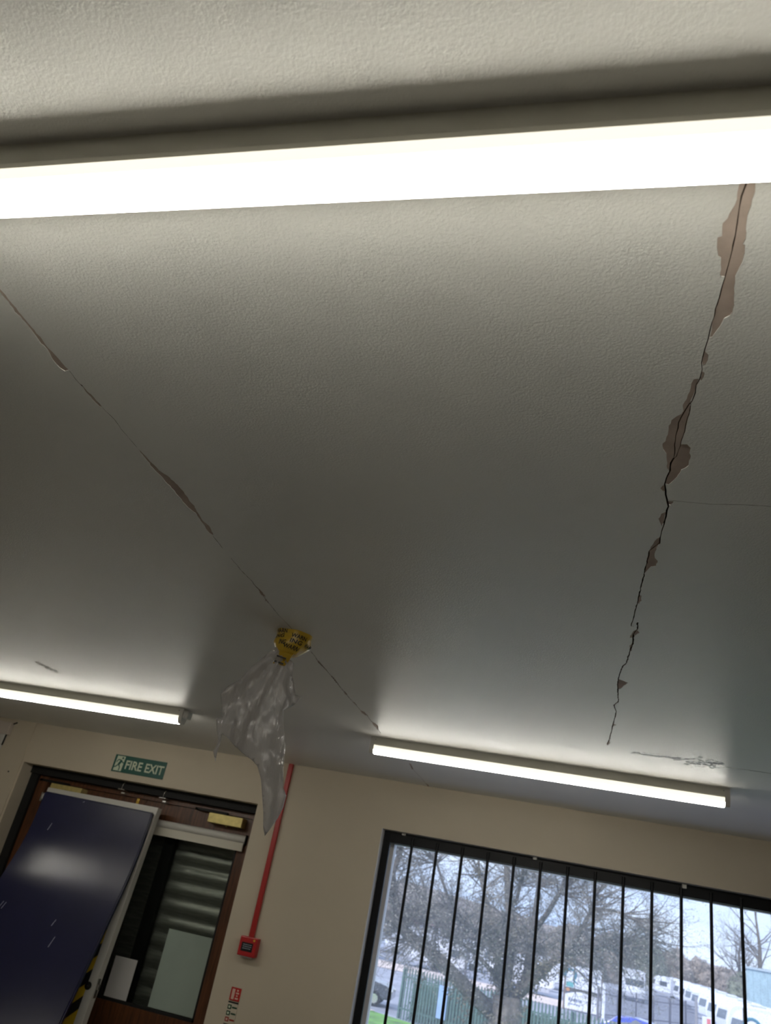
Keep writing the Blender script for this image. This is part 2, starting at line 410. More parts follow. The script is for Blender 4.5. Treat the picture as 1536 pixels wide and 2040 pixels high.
# crumbly filler along the joint, little blisters
def flakes(name, line, n, spread, size, seed, m):
    rnd = random.Random(seed); mb = MB()
    for _ in range(n):
        t = rnd.random() * (len(line) - 1); i = int(t); p = line[i].lerp(line[i + 1], t - i)
        p = p + Vector((rnd.gauss(0, spread * 0.4), rnd.gauss(0, spread), 0))
        s = size * rnd.uniform(0.4, 1.3); a = rnd.uniform(0, 6.28)
        pts = []
        for k in range(5):
            b = a + k * 1.2566; rr = s * rnd.uniform(0.6, 1.2)
            pts.append(Vector((p.x + math.cos(b) * rr * 1.6, p.y + math.sin(b) * rr, ZC + 0.0005)))
        apex = Vector((p.x, p.y, ZC - s * rnd.uniform(0.06, 0.16)))
        i0 = len(mb.v); mb.v += [tuple(q) for q in pts] + [tuple(apex)]
        for k in range(5): mb.f.append((i0 + k, i0 + (k + 1) % 5, i0 + 5))
    return tag(mb.build(name, m, ceiling), kind='stuff')
flakes('crumbled_filler', pxs([(1262, 1499), (1300, 1504), (1345, 1510), (1350, 1512)], 0, 0, 1), 150, 0.012, 0.006, 1, M_fill)
flakes('crumbled_filler', pxs([(1366, 1515), (1400, 1520), (1432, 1524)], 0, 0, 1), 130, 0.028, 0.008, 2, M_fill)
flakes('crumbled_filler', pxs([(78, 1322), (95, 1330), (112, 1337)], 0, 0, 1), 60, 0.02, 0.010, 3, M_fill)
flakes('paint_blisters', pxs([(1106, 94), (1115, 103), (1118, 85), (1132, 70), (1160, 72), (1178, 52), (1180, 66)], 0, 0, 1), 26, 0.002, 0.0016, 4, M_ceil)
flakes('paint_blisters', pxs([(1220, 108), (1232, 94), (1240, 80), (1258, 83), (1308, 111)], 0, 0, 1), 9, 0.002, 0.0014, 6, M_ceil)

# ================================================================== CEILING BATTEN LIGHTS
LEN = 2.285 * H
def make_light(cx, y0, label):
    """y0 = camera-side edge of the body on the ceiling"""
    root = thing('batten_light', (cx, y0, ZC), label, 'ceiling light', 'slim batten lights on the ceiling')
    h = H; x0, x1 = cx - LEN / 2, cx + LEN / 2
    Y = lambda v: y0 + v * h
    Z = lambda t: ZC - t * h
    e = 0.016
    MB().prism([(Y(0), Z(-0.0)), (Y(0.002), Z(0.047)), (Y(0.007), Z(0.052)), (Y(0.079), Z(0.052)), (Y(0.084), Z(0.047)), (Y(0.086), Z(-0.0))], 'x', x0 + e, x1 - e).build('body', M_lbody, root)
    MB().prism([(Y(0.007), Z(0.050)), (Y(0.008), Z(0.079)), (Y(0.078), Z(0.079)), (Y(0.079), Z(0.050))], 'x', x0 + e, x1 - e).build('diffuser_edge', M_rim, root)
    prof = [(Y(0.017), Z(0.077)), (Y(0.018), Z(0.096)), (Y(0.021), Z(0.101)), (Y(0.030), Z(0.105)), (Y(0.056), Z(0.105)), (Y(0.065), Z(0.101)), (Y(0.068), Z(0.096)), (Y(0.069), Z(0.077))]
    MB().prism(prof, 'x', x0 + e, x1 - e).build('diffuser', M_diff, root)
    capprof = [(Y(-0.001), Z(0)), (Y(0.002), Z(0.05)), (Y(0.005), Z(0.085)), (Y(0.018), Z(0.105)), (Y(0.068), Z(0.105)), (Y(0.081), Z(0.085)), (Y(0.084), Z(0.05)), (Y(0.087), Z(0))]
    for a, b in ((x0, x0 + e), (x1 - e, x1)):
        c = MB().prism(capprof, 'x', a, b).build('end_cap', M_cap, root)
        xs = a if a == x0 else b
        MB().tube([((a + b) / 2 + (0.012 if a == x0 else -0.012), Y(0.004), Z(0.016)), ((a + b) / 2 + (0.012 if a == x0 else -0.012), Y(-0.004), Z(0.016))], 0.0022, 8).build('screw', M_steel, c)
    return root
FX = ((-1.335 + 0.959) / 2) * H
PITCH = 3.73 * H
NEAR_Y = 0.636 * H; FAR_Y = 5.10 * H
make_light(FX, NEAR_Y, 'lit white batten light crossing the flaking crack, far from the end wall')
make_light(FX, FAR_Y, 'lit white batten light in front of the barred window')
lf = make_light(FX - PITCH, FAR_Y, 'lit white batten light in front of the fire exit doorway')
xe = FX - PITCH + LEN / 2
MB().bbox(xe - 0.001, xe + 0.022, FAR_Y + 0.004, FAR_Y + 0.044, ZC - 0.036, ZC - 0.006, 0.003).build('cable_entry', M_cap, lf)
# neighbour in the near row, out of the picture: its reflection shows low on the navy panel
nb_ = make_light(FX - PITCH, NEAR_Y, 'lit white batten light by the left wall, in line with the one crossing the cracks')
nb_.name = 'batten_light_offscreen'

# ================================================================== WINDOW with security bars
win = thing('window_1', ((WX0 + WX1) / 2, D + 0.15, WZ0), None, None); win['kind'] = 'structure'
FY0, FY1 = D + 0.13, D + 0.19
wl, wr, wt, wbm = WX0 + 0.049, WX1 - 0.049, CAMZ + 0.278, WZ0 + 0.05
fr = MB()
fr.box(WX0, wl, FY0, FY1, WZ0, WZ1).box(wr, WX1, FY0, FY1, WZ0, WZ1).box(wl, wr, FY0, FY1, wt, WZ1).box(wl, wr, FY0, FY1, WZ0, wbm)
fr.build('window_frame', M_reveal, win)
MB().box(wl, wr, D + 0.155, D + 0.159, wbm, wt).build('pane', M_glass, win)
MB().box(WX0 - 0.04, WX1 + 0.04, D - 0.03, D + 0.13, WZ0 - 0.025, WZ0).build('window_sill', M_reveal, win)
lin_ = MB(); lin_.box(WX0, WX0 + 0.004, D + 0.002, FY0, WZ0, WZ1).box(WX1 - 0.004, WX1, D + 0.002, FY0, WZ0, WZ1)
lin_.build('reveal_lining', M_reveal, win)

GY = D + 0.06
gx0 = WX0 + 0.005; gx1 = WX1 - 0.005
grille = thing('window_grille', ((gx0 + gx1) / 2, GY, WZ0), 'black steel security bars inside the window opening', 'window bars')
MB().box(gx0, gx1, GY - 0.005, GY + 0.012, CAMZ + 0.279, WZ1 - 0.002).build('top_rail', M_black, grille)
MB().box(gx0, gx1, GY - 0.005, GY + 0.012, WZ0 + 0.01, WZ0 + 0.06).build('bottom_rail', M_black, grille)
MB().box(gx0, gx0 + 0.036, GY - 0.006, GY + 0.012, WZ0 + 0.01, WZ1 - 0.002).build('side_rail', M_black, grille)
MB().box(gx1 - 0.036, gx1, GY - 0.006, GY + 0.012, WZ0 + 0.01, WZ1 - 0.002).build('side_rail', M_black, grille)
bar_me = None
for k in range(15):
    x = -0.7216 + k * 0.1242
    o = MB().tube([(0, 0, 0), (0, 0, WZ1 - WZ0 - 0.03)], 0.0072, 10).build('bar', M_black, None, angle=50) if bar_me is None else bpy.data.objects.new('bar', bar_me)
    if bar_me is None: bar_me = o.data
    else: COL.objects.link(o)
    o.parent = grille; o.matrix_parent_inverse = Matrix.Translation(grille.location).inverted()
    o.location = (x, GY - 0.009, WZ0 + 0.012)
for px, py in ((805, 1662), (1066, 1710), (1363, 1767)):
    p = at_y(px, py, GY - 0.01)
    MB().bbox(p.x - 0.009, p.x + 0.009, GY - 0.022, GY - 0.004, p.z - 0.006, p.z + 0.012, 0.002).build('clip', M_cap, grille)

# ================================================================== DOORWAY
YD = D + 0.15          # face of the door leaves
door = thing('door_1', ((DX0 + DX1) / 2, YD, 0), None, None); door['kind'] = 'structure'
DT = CAMZ + 0.298
# black surround
MB().box(DX0, DX1, D + 0.085, D + WT, DT + 0.002, DZ).build('head_channel', M_blackm, door)
MB().tube([(DX0 + 0.02, D + 0.10, DT + 0.02), (DX1, D + 0.10, DT + 0.02)], 0.014, 10).build('curtain_track', M_black, door, angle=50)
MB().box(DX0, DX0 + 0.05, D + 0.10, D + WT, 0, DT + 0.002).build('black_jamb', M_blackm, door)
wf = MB()
wf.box(DX0 + 0.05, DX0 + 0.11, D + 0.12, D + 0.22, 0, DT); wf.box(DX1 - 0.055, DX1, D + 0.12, D + 0.22, 0, DT)
wf.box(DX0 + 0.11, DX1 - 0.055, D + 0.135, D + 0.22, DT - 0.025, DT)
wf.build('door_frame', M_wood, door)
LX = (DX0 + 0.112, -2.252, -2.248, DX1 - 0.057)
GB, GT = CAMZ - 0.655, CAMZ + 0.175
def leaf(x0, x1):
    st = 0.055
    root = MB().box(x0, x0 + st, YD, YD + 0.044, 0.01, DT - 0.027).box(x1 - st, x1, YD, YD + 0.044, 0.01, DT - 0.027).build('door_leaf', M_wood, door)
    MB().box(x0 + st, x1 - st, YD, YD + 0.044, GT, DT - 0.027).build('top_rail', M_wood, root)
    MB().box(x0 + st, x1 - st, YD, YD + 0.044, 0.01, GB).build('bottom_panel', M_wood, root)
    MB().box(x0 + st, x1 - st, YD + 0.018, YD + 0.022, GB, GT).build('glass_pane', M_dglass, root)
    bd = MB(); bd.box(x0 + st, x0 + st + 0.012, YD + 0.004, YD + 0.018, GB, GT).box(x1 - st - 0.012, x1 - st, YD + 0.004, YD + 0.018, GB, GT).box(x0 + st, x1 - st, YD + 0.004, YD + 0.018, GB, GB + 0.012)
    bd.build('glazing_bead', M_blackm, root)
leaf(LX[0], LX[1]); leaf(LX[2], LX[3])
def pxbox(px0, py0, px1, py1, yf, yb, bev=0.0):
    a = at_y(px0, py0, yf); b = at_y(px1, py1, yf)
    mb = MB(); x0, x1 = sorted((a.x, b.x)); z0, z1 = sorted((a.z, b.z))
    return (mb.bbox(x0, x1, yf, yb, z0, z1, bev) if bev else mb.box(x0, x1, yf, yb, z0, z1))
cl_lab = ['brass coloured door closer half hidden behind the leaning white board', 'brass coloured door closer above the roller blind, in plain view']
for i, (xa, xb) in enumerate(((-2.835, -2.632), (-1.838, -1.642))):
    z = CAMZ + 0.242
    c = thing('door_closer', ((xa + xb) / 2, YD, z), cl_lab[i], 'door closer', 'brass door closers')
    MB().bbox(xa, xb, YD - 0.062, YD + 0.001, z - 0.024, z + 0.024, 0.002).build('cover', M_brass, c)
    MB().tube([(xa + 0.10, YD - 0.03, z - 0.03), (xa + 0.10, YD - 0.03, z - 0.023)], 0.006, 8).build('adjuster_knob', M_brass, c)
    MB().box(xa - 0.10, xa + 0.09, YD - 0.035, YD - 0.01, z + 0.027, z + 0.039).box(xa + 0.06, xa + 0.09, YD - 0.03, YD - 0.015, z + 0.02, z + 0.03).box(xa - 0.10, xa - 0.08, YD - 0.035, YD + 0.001, z + 0.027, z + 0.039).build('arm', M_blackm, c)
p = at_y(275, 1592, YD - 0.01)
bl = thing('flush_bolt', (p.x, YD, p.z), 'small bright brass bolt at the top of the meeting stile', 'door bolt')
MB().bbox(p.x - 0.008, p.x + 0.008, YD - 0.008, YD + 0.0005, p.z - 0.028, p.z + 0.024, 0.002).build('plate', mat('bright_brass', (0.95, 0.80, 0.38), rough=0.22, metal=0.9), bl)
MB().tube([(p.x, YD - 0.008, p.z - 0.004), (p.x, YD - 0.012, p.z - 0.004)], 0.003, 8).build('screw', M_brass, bl)
for px, py, l in ((246, 1566, 'metal hook on the black track directly above the brass bolt'), (328, 1583, 'metal hook on the black track to the right of the brass bolt')):
    q = at_y(px, py, D + 0.085)
    hk = thing('track_hook', (q.x, D + 0.085, q.z), l, 'hook', 'hooks on the black track')
    MB().tube([(q.x + 0.006, D + 0.09, q.z + 0.022), (q.x, D + 0.08, q.z + 0.012), (q.x - 0.003, D + 0.08, q.z - 0.012), (q.x - 0.003, D + 0.10, q.z - 0.016)], 0.0022, 6).build('rod', M_chrome, hk, angle=60)
    MB().bbox(q.x - 0.024, q.x + 0.016, D + 0.078, D + 0.136, q.z - 0.022, q.z - 0.015, 0.002).build('plate', M_chrome, hk)
    MB().box(q.x - 0.010, q.x + 0.012, D + 0.10, YD + 0.001, q.z - 0.038, q.z - 0.030).build('tab', M_chrome, hk)
# roller blinds, one on each leaf
def blind(x0, x1, z, label):
    b = thing('roller_blind', ((x0 + x1) / 2, YD - 0.03, z), label, 'roller blind', 'rolled up blinds on the door leaves')
    MB().tube([(x0, YD - 0.024, z), (x1, YD - 0.024, z)], 0.0185, 16).build('roller_tube', M_white, b, angle=40)
    MB().box(x0 + 0.012, x1 - 0.012, YD - 0.028, YD - 0.020, z - 0.058, z - 0.010).build('blind_fabric', M_blind, b)
    for x in (x0 - 0.004, x1):
        MB().box(x, x + 0.004, YD - 0.048, YD + 0.001, z - 0.026, z + 0.022).build('bracket', M_chrome if x < x0 else M_blackm, b)
    return b
blind(-2.160, LX[3] - 0.006, CAMZ + 0.168, 'white rolled up roller blind across the top of the shuttered glass')
blind(LX[0] + 0.004, -2.34, CAMZ + 0.19, 'white roller blind end showing at the edge of the navy panel')
# roller shutter outside the glass
sh = thing('roller_shutter', ((DX0 + DX1) / 2, D + 0.27, 0), 'galvanised steel roller shutter closed behind the door glass', 'roller shutter')
sl = [(-0.004, 0.0)] + [(-0.004 - 0.008 * math.sin(math.pi * k / 8), 0.008 + 0.066 * k / 8) for k in range(9)] + [(-0.004, 0.082), (0.002, 0.082), (0.002, 0.0)]
slat = MB().prism([(a, b) for a, b in sl], 'x', DX0 + 0.02, DX1 - 0.02).mesh('slat', True); slat.materials.append(M_steel); slat.set_sharp_from_angle(angle=R(40))
for k in range(25):
    o = bpy.data.objects.new('slat', slat); COL.objects.link(o); o.parent = sh; o.matrix_parent_inverse = Matrix.Translation(sh.location).inverted()
    o.location = (0, D + 0.27, 0.005 + k * 0.0815)
MB().box(-2.105, -2.045, D + 0.205, D + 0.245, 0.0, DT).build('centre_post', M_blackm, sh)
# sheets on the glass
ps = [((230, 1903), (250, 1996), 'blank white paper sheet stuck low on the door glass', M_paper), ((338, 1850), (385, 2030), 'pale frosted sheet on the door glass below the shutter slats', M_paperg)]
for (a, b, l, m) in ps:
    A_ = at_y(*a, YD + 0.01); B_ = at_y(*b, YD + 0.01)
    w = 0.126 if m is M_paper else 0.252
    x0 = (A_.x + B_.x) / 2 - w / 2 if m is M_paper else -1.918
    if m is M_paper: x0 = -2.166; 
    o = MB().box(x0, x0 + w, YD + 0.0155, YD + 0.0182, max(B_.z, GB + 0.013), A_.z).build('paper_sheet' if m is M_paper else 'frosted_sheet', m)
    tag(o, l, 'sheet')

# ------------------------------------------------------------------ leaning white board with lock, navy panel in front
SL = 0.099
def board_y(z): return 3.909 - SL * (CAMZ + 0.236 - z)
wbd = thing('leaning_board', (-2.45, board_y(0), 0), 'white door-sized board leaning in the doorway behind the navy panel', 'board')
bx0, bx1, bt = -2.795, -2.102, CAMZ + 0.236
m = MB()
i0 = 0
yb_, yt_ = board_y(0), board_y(bt)
m.v = [(bx0, yb_, 0), (bx1, yb_, 0), (bx1, yb_ + 0.044, 0), (bx0, yb_ + 0.044, 0), (bx0, yt_, bt), (bx1, yt_, bt), (bx1, yt_ + 0.044, bt), (bx0, yt_ + 0.044, bt)]
m.f = [(0, 3, 2, 1), (4, 5, 6, 7), (0, 1, 5, 4), (1, 2, 6, 5), (2, 3, 7, 6), (3, 0, 4, 7)]
m.build('slab', M_white, wbd)
# hazard tape stripe down the board
tx0, tx1 = bx1 - 0.095, bx1 - 0.042
def tape_seg(za, zb, sk):
    q = []
    for x, z in ((tx0, za), (tx1, za + sk), (tx1, zb + sk), (tx0, zb)):
        z = min(max(z, 0.0), bt - 0.03); q.append((x, board_y(z) - 0.0012, z))
    return q
zz = 0.0; k = 0
while zz < bt - 0.1:
    mb = MB().quad(*tape_seg(zz, zz + 0.055, 0.05)); mb.build('hazard_stripe', M_yel if k % 2 else M_blackm, wbd); zz += 0.055; k += 1
kz = CAMZ - 0.585; ky = board_y(kz)
MB().tube([(bx1 - 0.036, ky + 0.002, kz), (bx1 - 0.036, ky - 0.004, kz), (bx1 - 0.036, ky - 0.006, kz)], [0.017, 0.017, 0.013], 18).build('lock_cylinder', M_blackm, wbd, angle=40)
MB().box(bx1 - 0.038, bx1 - 0.028, ky - 0.0075, ky - 0.005, kz - 0.002, kz + 0.003).build('key_slot', M_chrome, wbd)
MB().box(bx1 - 0.001, bx1 + 0.002, ky + 0.010, ky + 0.034, kz - 0.045, kz + 0.035).build('latch_plate', M_chrome, wbd)
MB().box(bx1, bx1 + 0.012, ky + 0.016, ky + 0.028, kz - 0.010, kz + 0.012).build('latch_bolt', M_chrome, wbd)

pan = thing('navy_panel', (-2.45, 3.3, 0), 'glossy navy blue panel bowed and leaning against the white board', 'panel')
ctrl = [(CAMZ + 0.206, 3.872), (CAMZ + 0.08, 3.864), (CAMZ - 0.042, 3.846), (CAMZ - 0.14, 3.818), (CAMZ - 0.26, 3.782), (CAMZ - 0.379, 3.744), (CAMZ - 0.711, 3.630), (CAMZ - 1.2, 3.463), (0.0, 3.285)]
def pan_y(z):
    for (z0, y0), (z1, y1) in zip(ctrl[:-1], ctrl[1:]):
        if z1 <= z <= z0:
            return y1 + (y0 - y1) * (z - z1) / (z0 - z1)
    return ctrl[-1][1]
bm = bmesh.new()
NZ, NX, TH = 48, 6, 0.028
top = CAMZ + 0.206
rows = []
for k in range(NZ + 1):
    z = top * (1 - k / NZ)
    # smoothed bow
    y = sum(pan_y(min(top, max(0, z + d_))) for d_ in (-0.09, -0.05, 0, 0.05, 0.09)) / 5
    xl = -2.698; xr = -2.105
    u_ = min(1, max(0, (CAMZ - 0.02 - z) / 0.22)); tw_ = 0.115 + 0.022 * u_ * u_ * (3 - 2 * u_)
    r = []
    for j in range(NX + 1):
        yj = y - tw_ * (1 - j / NX)
        r.append((bm.verts.new((xl + (xr - xl) * j / NX, yj, z)), bm.verts.new((xl + (xr - xl) * j / NX, yj + TH, z))))
    rows.append(r)
for k in range(NZ):
    for j in range(NX):
        bm.faces.new((rows[k][j][0], rows[k][j + 1][0], rows[k + 1][j + 1][0], rows[k + 1][j][0]))
        bm.faces.new((rows[k][j][1], rows[k + 1][j][1], rows[k + 1][j + 1][1], rows[k][j + 1][1]))
    for j in (0, NX):
        bm.faces.new((rows[k][j][0], rows[k + 1][j][0], rows[k + 1][j][1], rows[k][j][1]))
for k in (0, NZ):
    for j in range(NX):
        bm.faces.new((rows[k][j][0], rows[k][j + 1][0], rows[k][j + 1][1], rows[k][j][1]))
bmesh.ops.recalc_face_normals(bm, faces=bm.faces[:])
corner = [e for e in bm.edges if e.is_boundary is False and len(e.link_faces) == 2 and e.calc_face_angle(0) > 1.0]
bmesh.ops.bevel(bm, geom=corner, offset=0.006, segments=3, affect='EDGES')
MB().add_bm(bm).build('panel_sheet', M_blue, pan, angle=35)
M_scr = mat('scratch_pale', (0.55, 0.56, 0.66), rough=0.6)
for (px, py, ln) in ((105, 1640, 0.035), (9, 1795, 0.03), (113, 1832, 0.028), (111, 1866, 0.045), (170, 1597, 0.006), (14, 1797, 0.03)):
    d_ = ray(px, py); t = 1.0
    for _ in range(40):
        P = Vector((0, 0, CAMZ)) + d_ * t; t += (pan_y(max(0, P.z)) - 0.15 * (-2.105 - P.x) / 0.593 - P.y) * 0.7 / d_.y
    y2 = P.y + pan_y(P.z - ln) - pan_y(P.z) - 0.004
    MB().quad((P.x - 0.0012, P.y - 0.005, P.z), (P.x + 0.0012, P.y - 0.005, P.z), (P.x - 0.006, y2 - 0.003, P.z - ln), (P.x - 0.009, y2 - 0.003, P.z - ln)).build('scratch', M_scr, pan)

# ------------------------------------------------------------------ wall fittings
sx0, sx1, sz0, sz1 = -2.436, -2.116, CAMZ + 0.375, CAMZ + 0.465
sg = thing('fire_exit_sign', ((sx0 + sx1) / 2, D, sz0), 'green and white FIRE EXIT sign with running figure above the doorway', 'sign')
MB().bbox(sx0, sx1, D - 0.004, D + 0.001, sz0, sz1, 0.001).build('plate', M_green, sg)
def on_plate(name, me, m, x, z, y, parent, sx=1.0):
    me.transform(Matrix.Translation((x, y, z)) @ Matrix.Rotation(R(90), 4, 'X') @ Matrix.Diagonal((sx, 1, 1, 1)))
    me.materials.clear(); me.materials.append(m)
    o = bpy.data.objects.new(name, me); COL.objects.link(o); o.parent = parent; o.matrix_parent_inverse = Matrix.Translation(parent.location).inverted()
    return o
for word, xo, wd in (('FIRE', 0.074, 0.103), ('EXIT', 0.197, 0.112)):
    tm = text_mesh(word, 0.064)
    bb = [v.co.x for v in tm.vertices]; sc = wd / (max(bb) - min(bb))
    on_plate('lettering', tm, M_glow, sx0 + xo, sz0 + 0.022, D - 0.0047, sg, sc)
door_pic = MB()
door_pic.poly([(sx0 + 0.010, D - 0.0046, sz0 + 0.006), (sx0 + 0.060, D - 0.0046, sz0 + 0.006), (sx0 + 0.064, D - 0.0046, sz0 + 0.084), (sx0 + 0.014, D - 0.0046, sz0 + 0.084)])
door_pic.build('pictogram_door', M_glow, sg)
def limb(mb, pts, r):
    for (x0, z0), (x1, z1) in zip(pts[:-1], pts[1:]):
        d_ = Vector((x1 - x0, 0, z1 - z0)).normalized(); n_ = Vector((-d_.z, 0, d_.x)) * r
        a = Vector((sx0 + x0, D - 0.0052, sz0 + z0)); b = Vector((sx0 + x1, D - 0.0052, sz0 + z1))
        mb.quad(a + n_, a - n_, b - n_, b + n_)
man = MB()
limb(man, [(0.046, 0.060), (0.034, 0.038)], 0.0065)
limb(man, [(0.034, 0.040), (0.020, 0.026), (0.010, 0.024)], 0.003)
limb(man, [(0.035, 0.040), (0.046, 0.024), (0.044, 0.008)], 0.003)
limb(man, [(0.045, 0.062), (0.026, 0.064), (0.018, 0.050)], 0.0026)
limb(man, [(0.046, 0.062), (0.056, 0.050), (0.066, 0.050)], 0.0026)
cx, cz = sx0 + 0.051, sz0 + 0.074
man.poly([(cx + 0.006 * math.cos(k * math.pi / 6), D - 0.0052, cz + 0.006 * math.sin(k * math.pi / 6)) for k in range(12)])
man.build('running_figure', M_green, sg)

# call point and red trunking
q = at_y(493, 1886, D - 0.04)
cp = thing('fire_alarm_call_point', (q.x, D, q.z), 'small red break glass fire alarm call point below red trunking', 'alarm')
w, hh = 0.044, 0.040
MB().bbox(q.x - w, q.x + w, D - 0.042, D + 0.002, q.z - hh, q.z + hh, 0.004).build('housing', M_redbox, cp)
MB().box(q.x - 0.030, q.x + 0.026, D - 0.0435, D - 0.041, q.z - 0.020, q.z + 0.016).build('glass_label', M_blackm, cp)
lb = MB()
rl = random.Random(2)
for r_ in range(3):
    x = q.x - 0.022
    while x < q.x + 0.016:
        wd = rl.uniform(0.004, 0.009); lb.box(x, x + wd, D - 0.0442, D - 0.0432, q.z + 0.006 - r_ * 0.008, q.z + 0.0095 - r_ * 0.008); x += wd + 0.002
tag(lb.build('label_print', mat('grey_print', (0.55, 0.57, 0.60)), cp), kind='stuff')
MB().tube([(q.x + 0.028, D - 0.041, q.z + 0.029), (q.x + 0.028, D - 0.0445, q.z + 0.029)], 0.005, 12).build('test_key', mat('yellow_dot', (0.85, 0.66, 0.2)), cp)
MB().box(q.x - 0.03, q.x + 0.03, D - 0.03, D, q.z - hh - 0.006, q.z - hh + 0.001).build('back_box', M_cap, cp)
tx = -1.410
tr_ = MB().bbox(tx - 0.0125, tx + 0.0125, D - 0.016, D + 0.001, q.z + hh - 0.003, ZC, 0.002).build('red_trunking', M_red)
tag(tr_, 'red mini trunking running from ceiling down to the call point', 'trunking')

# fire action notice (colour strips)
nx0, nx1 = -1.4505, -1.4005; nt_ = CAMZ - 0.456
nt = thing('fire_action_notice', (nx0, D, nt_ - 0.21), 'narrow fire action notice with red heading and small symbols', 'notice')
MB().box(nx0 - 0.001, nx1 + 0.001, D - 0.002, D + 0.001, nt_ - 0.21, nt_ - 0.056).build('backing', mat('notice_cream', (0.78, 0.74, 0.66)), nt)
MB().box(nx0, nx1, D - 0.0028, D + 0.001, nt_ - 0.052, nt_).build('heading', mat('notice_red', (0.72, 0.12, 0.10)), nt)
pw = mat('notice_pale', (0.86, 0.72, 0.66))
pic = MB().box(nx0 + 0.007, nx0 + 0.021, D - 0.0034, D - 0.0027, nt_ - 0.047, nt_ - 0.006)
for k in range(4): pic.box(nx0 + 0.027 + 0.003 * (k % 2), nx0 + 0.042 - 0.004 * (k % 2), D - 0.0034, D - 0.0027, nt_ - 0.045 + k * 0.0105, nt_ - 0.039 + k * 0.0105)
pic.build('flame_symbol', pw, nt)
z = nt_ - 0.062
MB().box(nx0, nx1, D - 0.003, D - 0.0015, z, z + 0.006).build('black_bar', M_blackm, nt)
for k, (c, nm) in enumerate((((0.05, 0.26, 0.18), 'green_symbol'), ((0.04, 0.24, 0.17), 'green_symbol'), ((0.62, 0.16, 0.12), 'red_symbol'), ((0.10, 0.08, 0.08), 'black_bar'), ((0.62, 0.16, 0.12), 'red_symbol'))):
    z -= 0.024
    m_ = mat('print_' + nm, c)
    if nm == 'black_bar':
        MB().box(nx0, nx1, D - 0.003, D - 0.0015, z + 0.012, z + 0.016).build(nm, m_, nt); z += 0.008
        continue
    b_ = MB().box(nx0 + 0.002, nx0 + 0.020, D - 0.003, D - 0.0015, z, z + 0.017)
    b_.build(nm, m_, nt)
    MB().box(nx0 + 0.006, nx0 + 0.015, D - 0.0036, D - 0.0029, z + 0.004, z + 0.013).build('symbol_centre', pw if nm == 'red_symbol' else M_glow, nt)
    MB().box(nx0 + 0.024, nx1 - 0.002, D - 0.003, D - 0.0015, z + 0.005, z + 0.011).build('text_line', m_, nt)

# junction box, cable and trunking left of the doorway
yw = D - 0.007
jx0, jx1, jz0, jz1 = -3.235, -3.146, CAMZ + 0.468, CAMZ + 0.535
jb = thing('junction_box', ((jx0 + jx1) / 2, yw, jz0), 'small white junction box high on the wall by the ceiling', 'junction box')
MB().bbox(jx0, jx1, yw - 0.032, yw + 0.002, jz0, jz1, 0.003).build('box', mat('off_white_plastic', (0.80, 0.755, 0.71), rough=0.4), jb)
MB().tube([(jx1 - 0.002, yw - 0.008, jz1 - 0.004), (jx1 + 0.008, yw - 0.006, jz1 + 0.002), (jx1 + 0.018, yw - 0.006, jz1 + 0.007)], 0.004, 8).build('cable', M_blackm, jb)
MB().tube([(jx0 + 0.07, yw - 0.010, jz0 + 0.002), (jx0 + 0.069, yw - 0.010, jz0 - 0.03), (jx0 + 0.066, yw - 0.008, jz0 - 0.06)], 0.004, 8).build('cable', M_blackm, jb)
tj = MB().bbox(jx0 + 0.028, jx0 + 0.062, yw - 0.012, yw + 0.001, 0.0, jz0 + 0.001, 0.002).build('white_trunking', M_cap)
tag(tj, 'white mini trunking running down the wall from the junction box', 'trunking')
p = at_y(17, 1537, yw)
tag(MB().tube([(p.x, yw + 0.001, p.z), (p.x, yw - 0.003, p.z)], 0.004, 8).build('wall_plug', M_blackm), 'tiny dark wall plug beside the doorway reveal', 'wall plug')

# ================================================================== TAPED LUMP AND HANGING PLASTIC BAG
att = on_ceiling(587, 1264)
vd = Vector((-att.x, -att.y, 0)).normalized()       # towards the viewer
vr = Vector((-vd.y, vd.x, 0)); vr = Vector((0, 0, 1)).cross(vd) * 1.0
bag = thing('plastic_bag', (att.x, att.y, ZC), 'white plastic bag hanging from the cracked ceiling by yellow printed tape', 'plastic bag')
def dome(theta, t):
    """t 0 at ceiling .. 1 at the bottom"""
    r = 0.047 * (1 - 0.05 * t - 0.62 * max(0, t - 0.45) ** 1.3 * 1.6)
    if t > 0.97: r *= 0.5
    n_ = noise.noise(Vector((math.cos(theta) * 1.6, math.sin(theta) * 1.6, t * 2.2 + 3))) * 0.007
    p = vr * math.cos(theta) * (r + n_) + vd * math.sin(theta) * (r * 0.9 + n_)
    return Vector((att.x, att.y, ZC + 0.0005 - 0.062 * t)) + p - vr * 0.012 * t * t
dm = MB(); NT, NL = 28, 10
for k in range(NL + 1):
    for j in range(NT): dm.v.append(tuple(dome(2 * math.pi * j / NT, k / NL)))
for k in range(NL):
    for j in range(NT):
        a = k * NT + j; b = k * NT + (j + 1) % NT; dm.f.append((a, b, b + NT, a + NT))
dm.f.append(tuple(NL * NT + j for j in range(NT)))
dome_o = dm.build('taped_lump', M_tape, bag, angle=30)
def tape_text(body, th0, t0, dth, dt, slope=0.0):
    me = text_mesh(body, 1.0)
    xs = [v.co.x for v in me.vertices]; ys = [v.co.y for v in me.vertices]
    x0, x1, y0, y1 = min(xs), max(xs), min(ys), max(ys)
    for v in me.vertices:
        u = (v.co.x - x0) / (x1 - x0); w_ = (v.co.y - y0) / (y1 - y0)
        th = th0 - dth * u; t = t0 - dt * w_ + slope * u
        c = dome(th, max(0.0, min(1, t))); cc = dome(th, max(0, min(1, t))) - Vector((att.x, att.y, c.z)); cc.z = 0
        v.co = c + cc.normalized() * 0.0012 + Vector((0, 0, -0.0004))
    me.materials.clear(); me.materials.append(M_ink)
    o = bpy.data.objects.new('tape_print', me); COL.objects.link(o); o.parent = dome_o
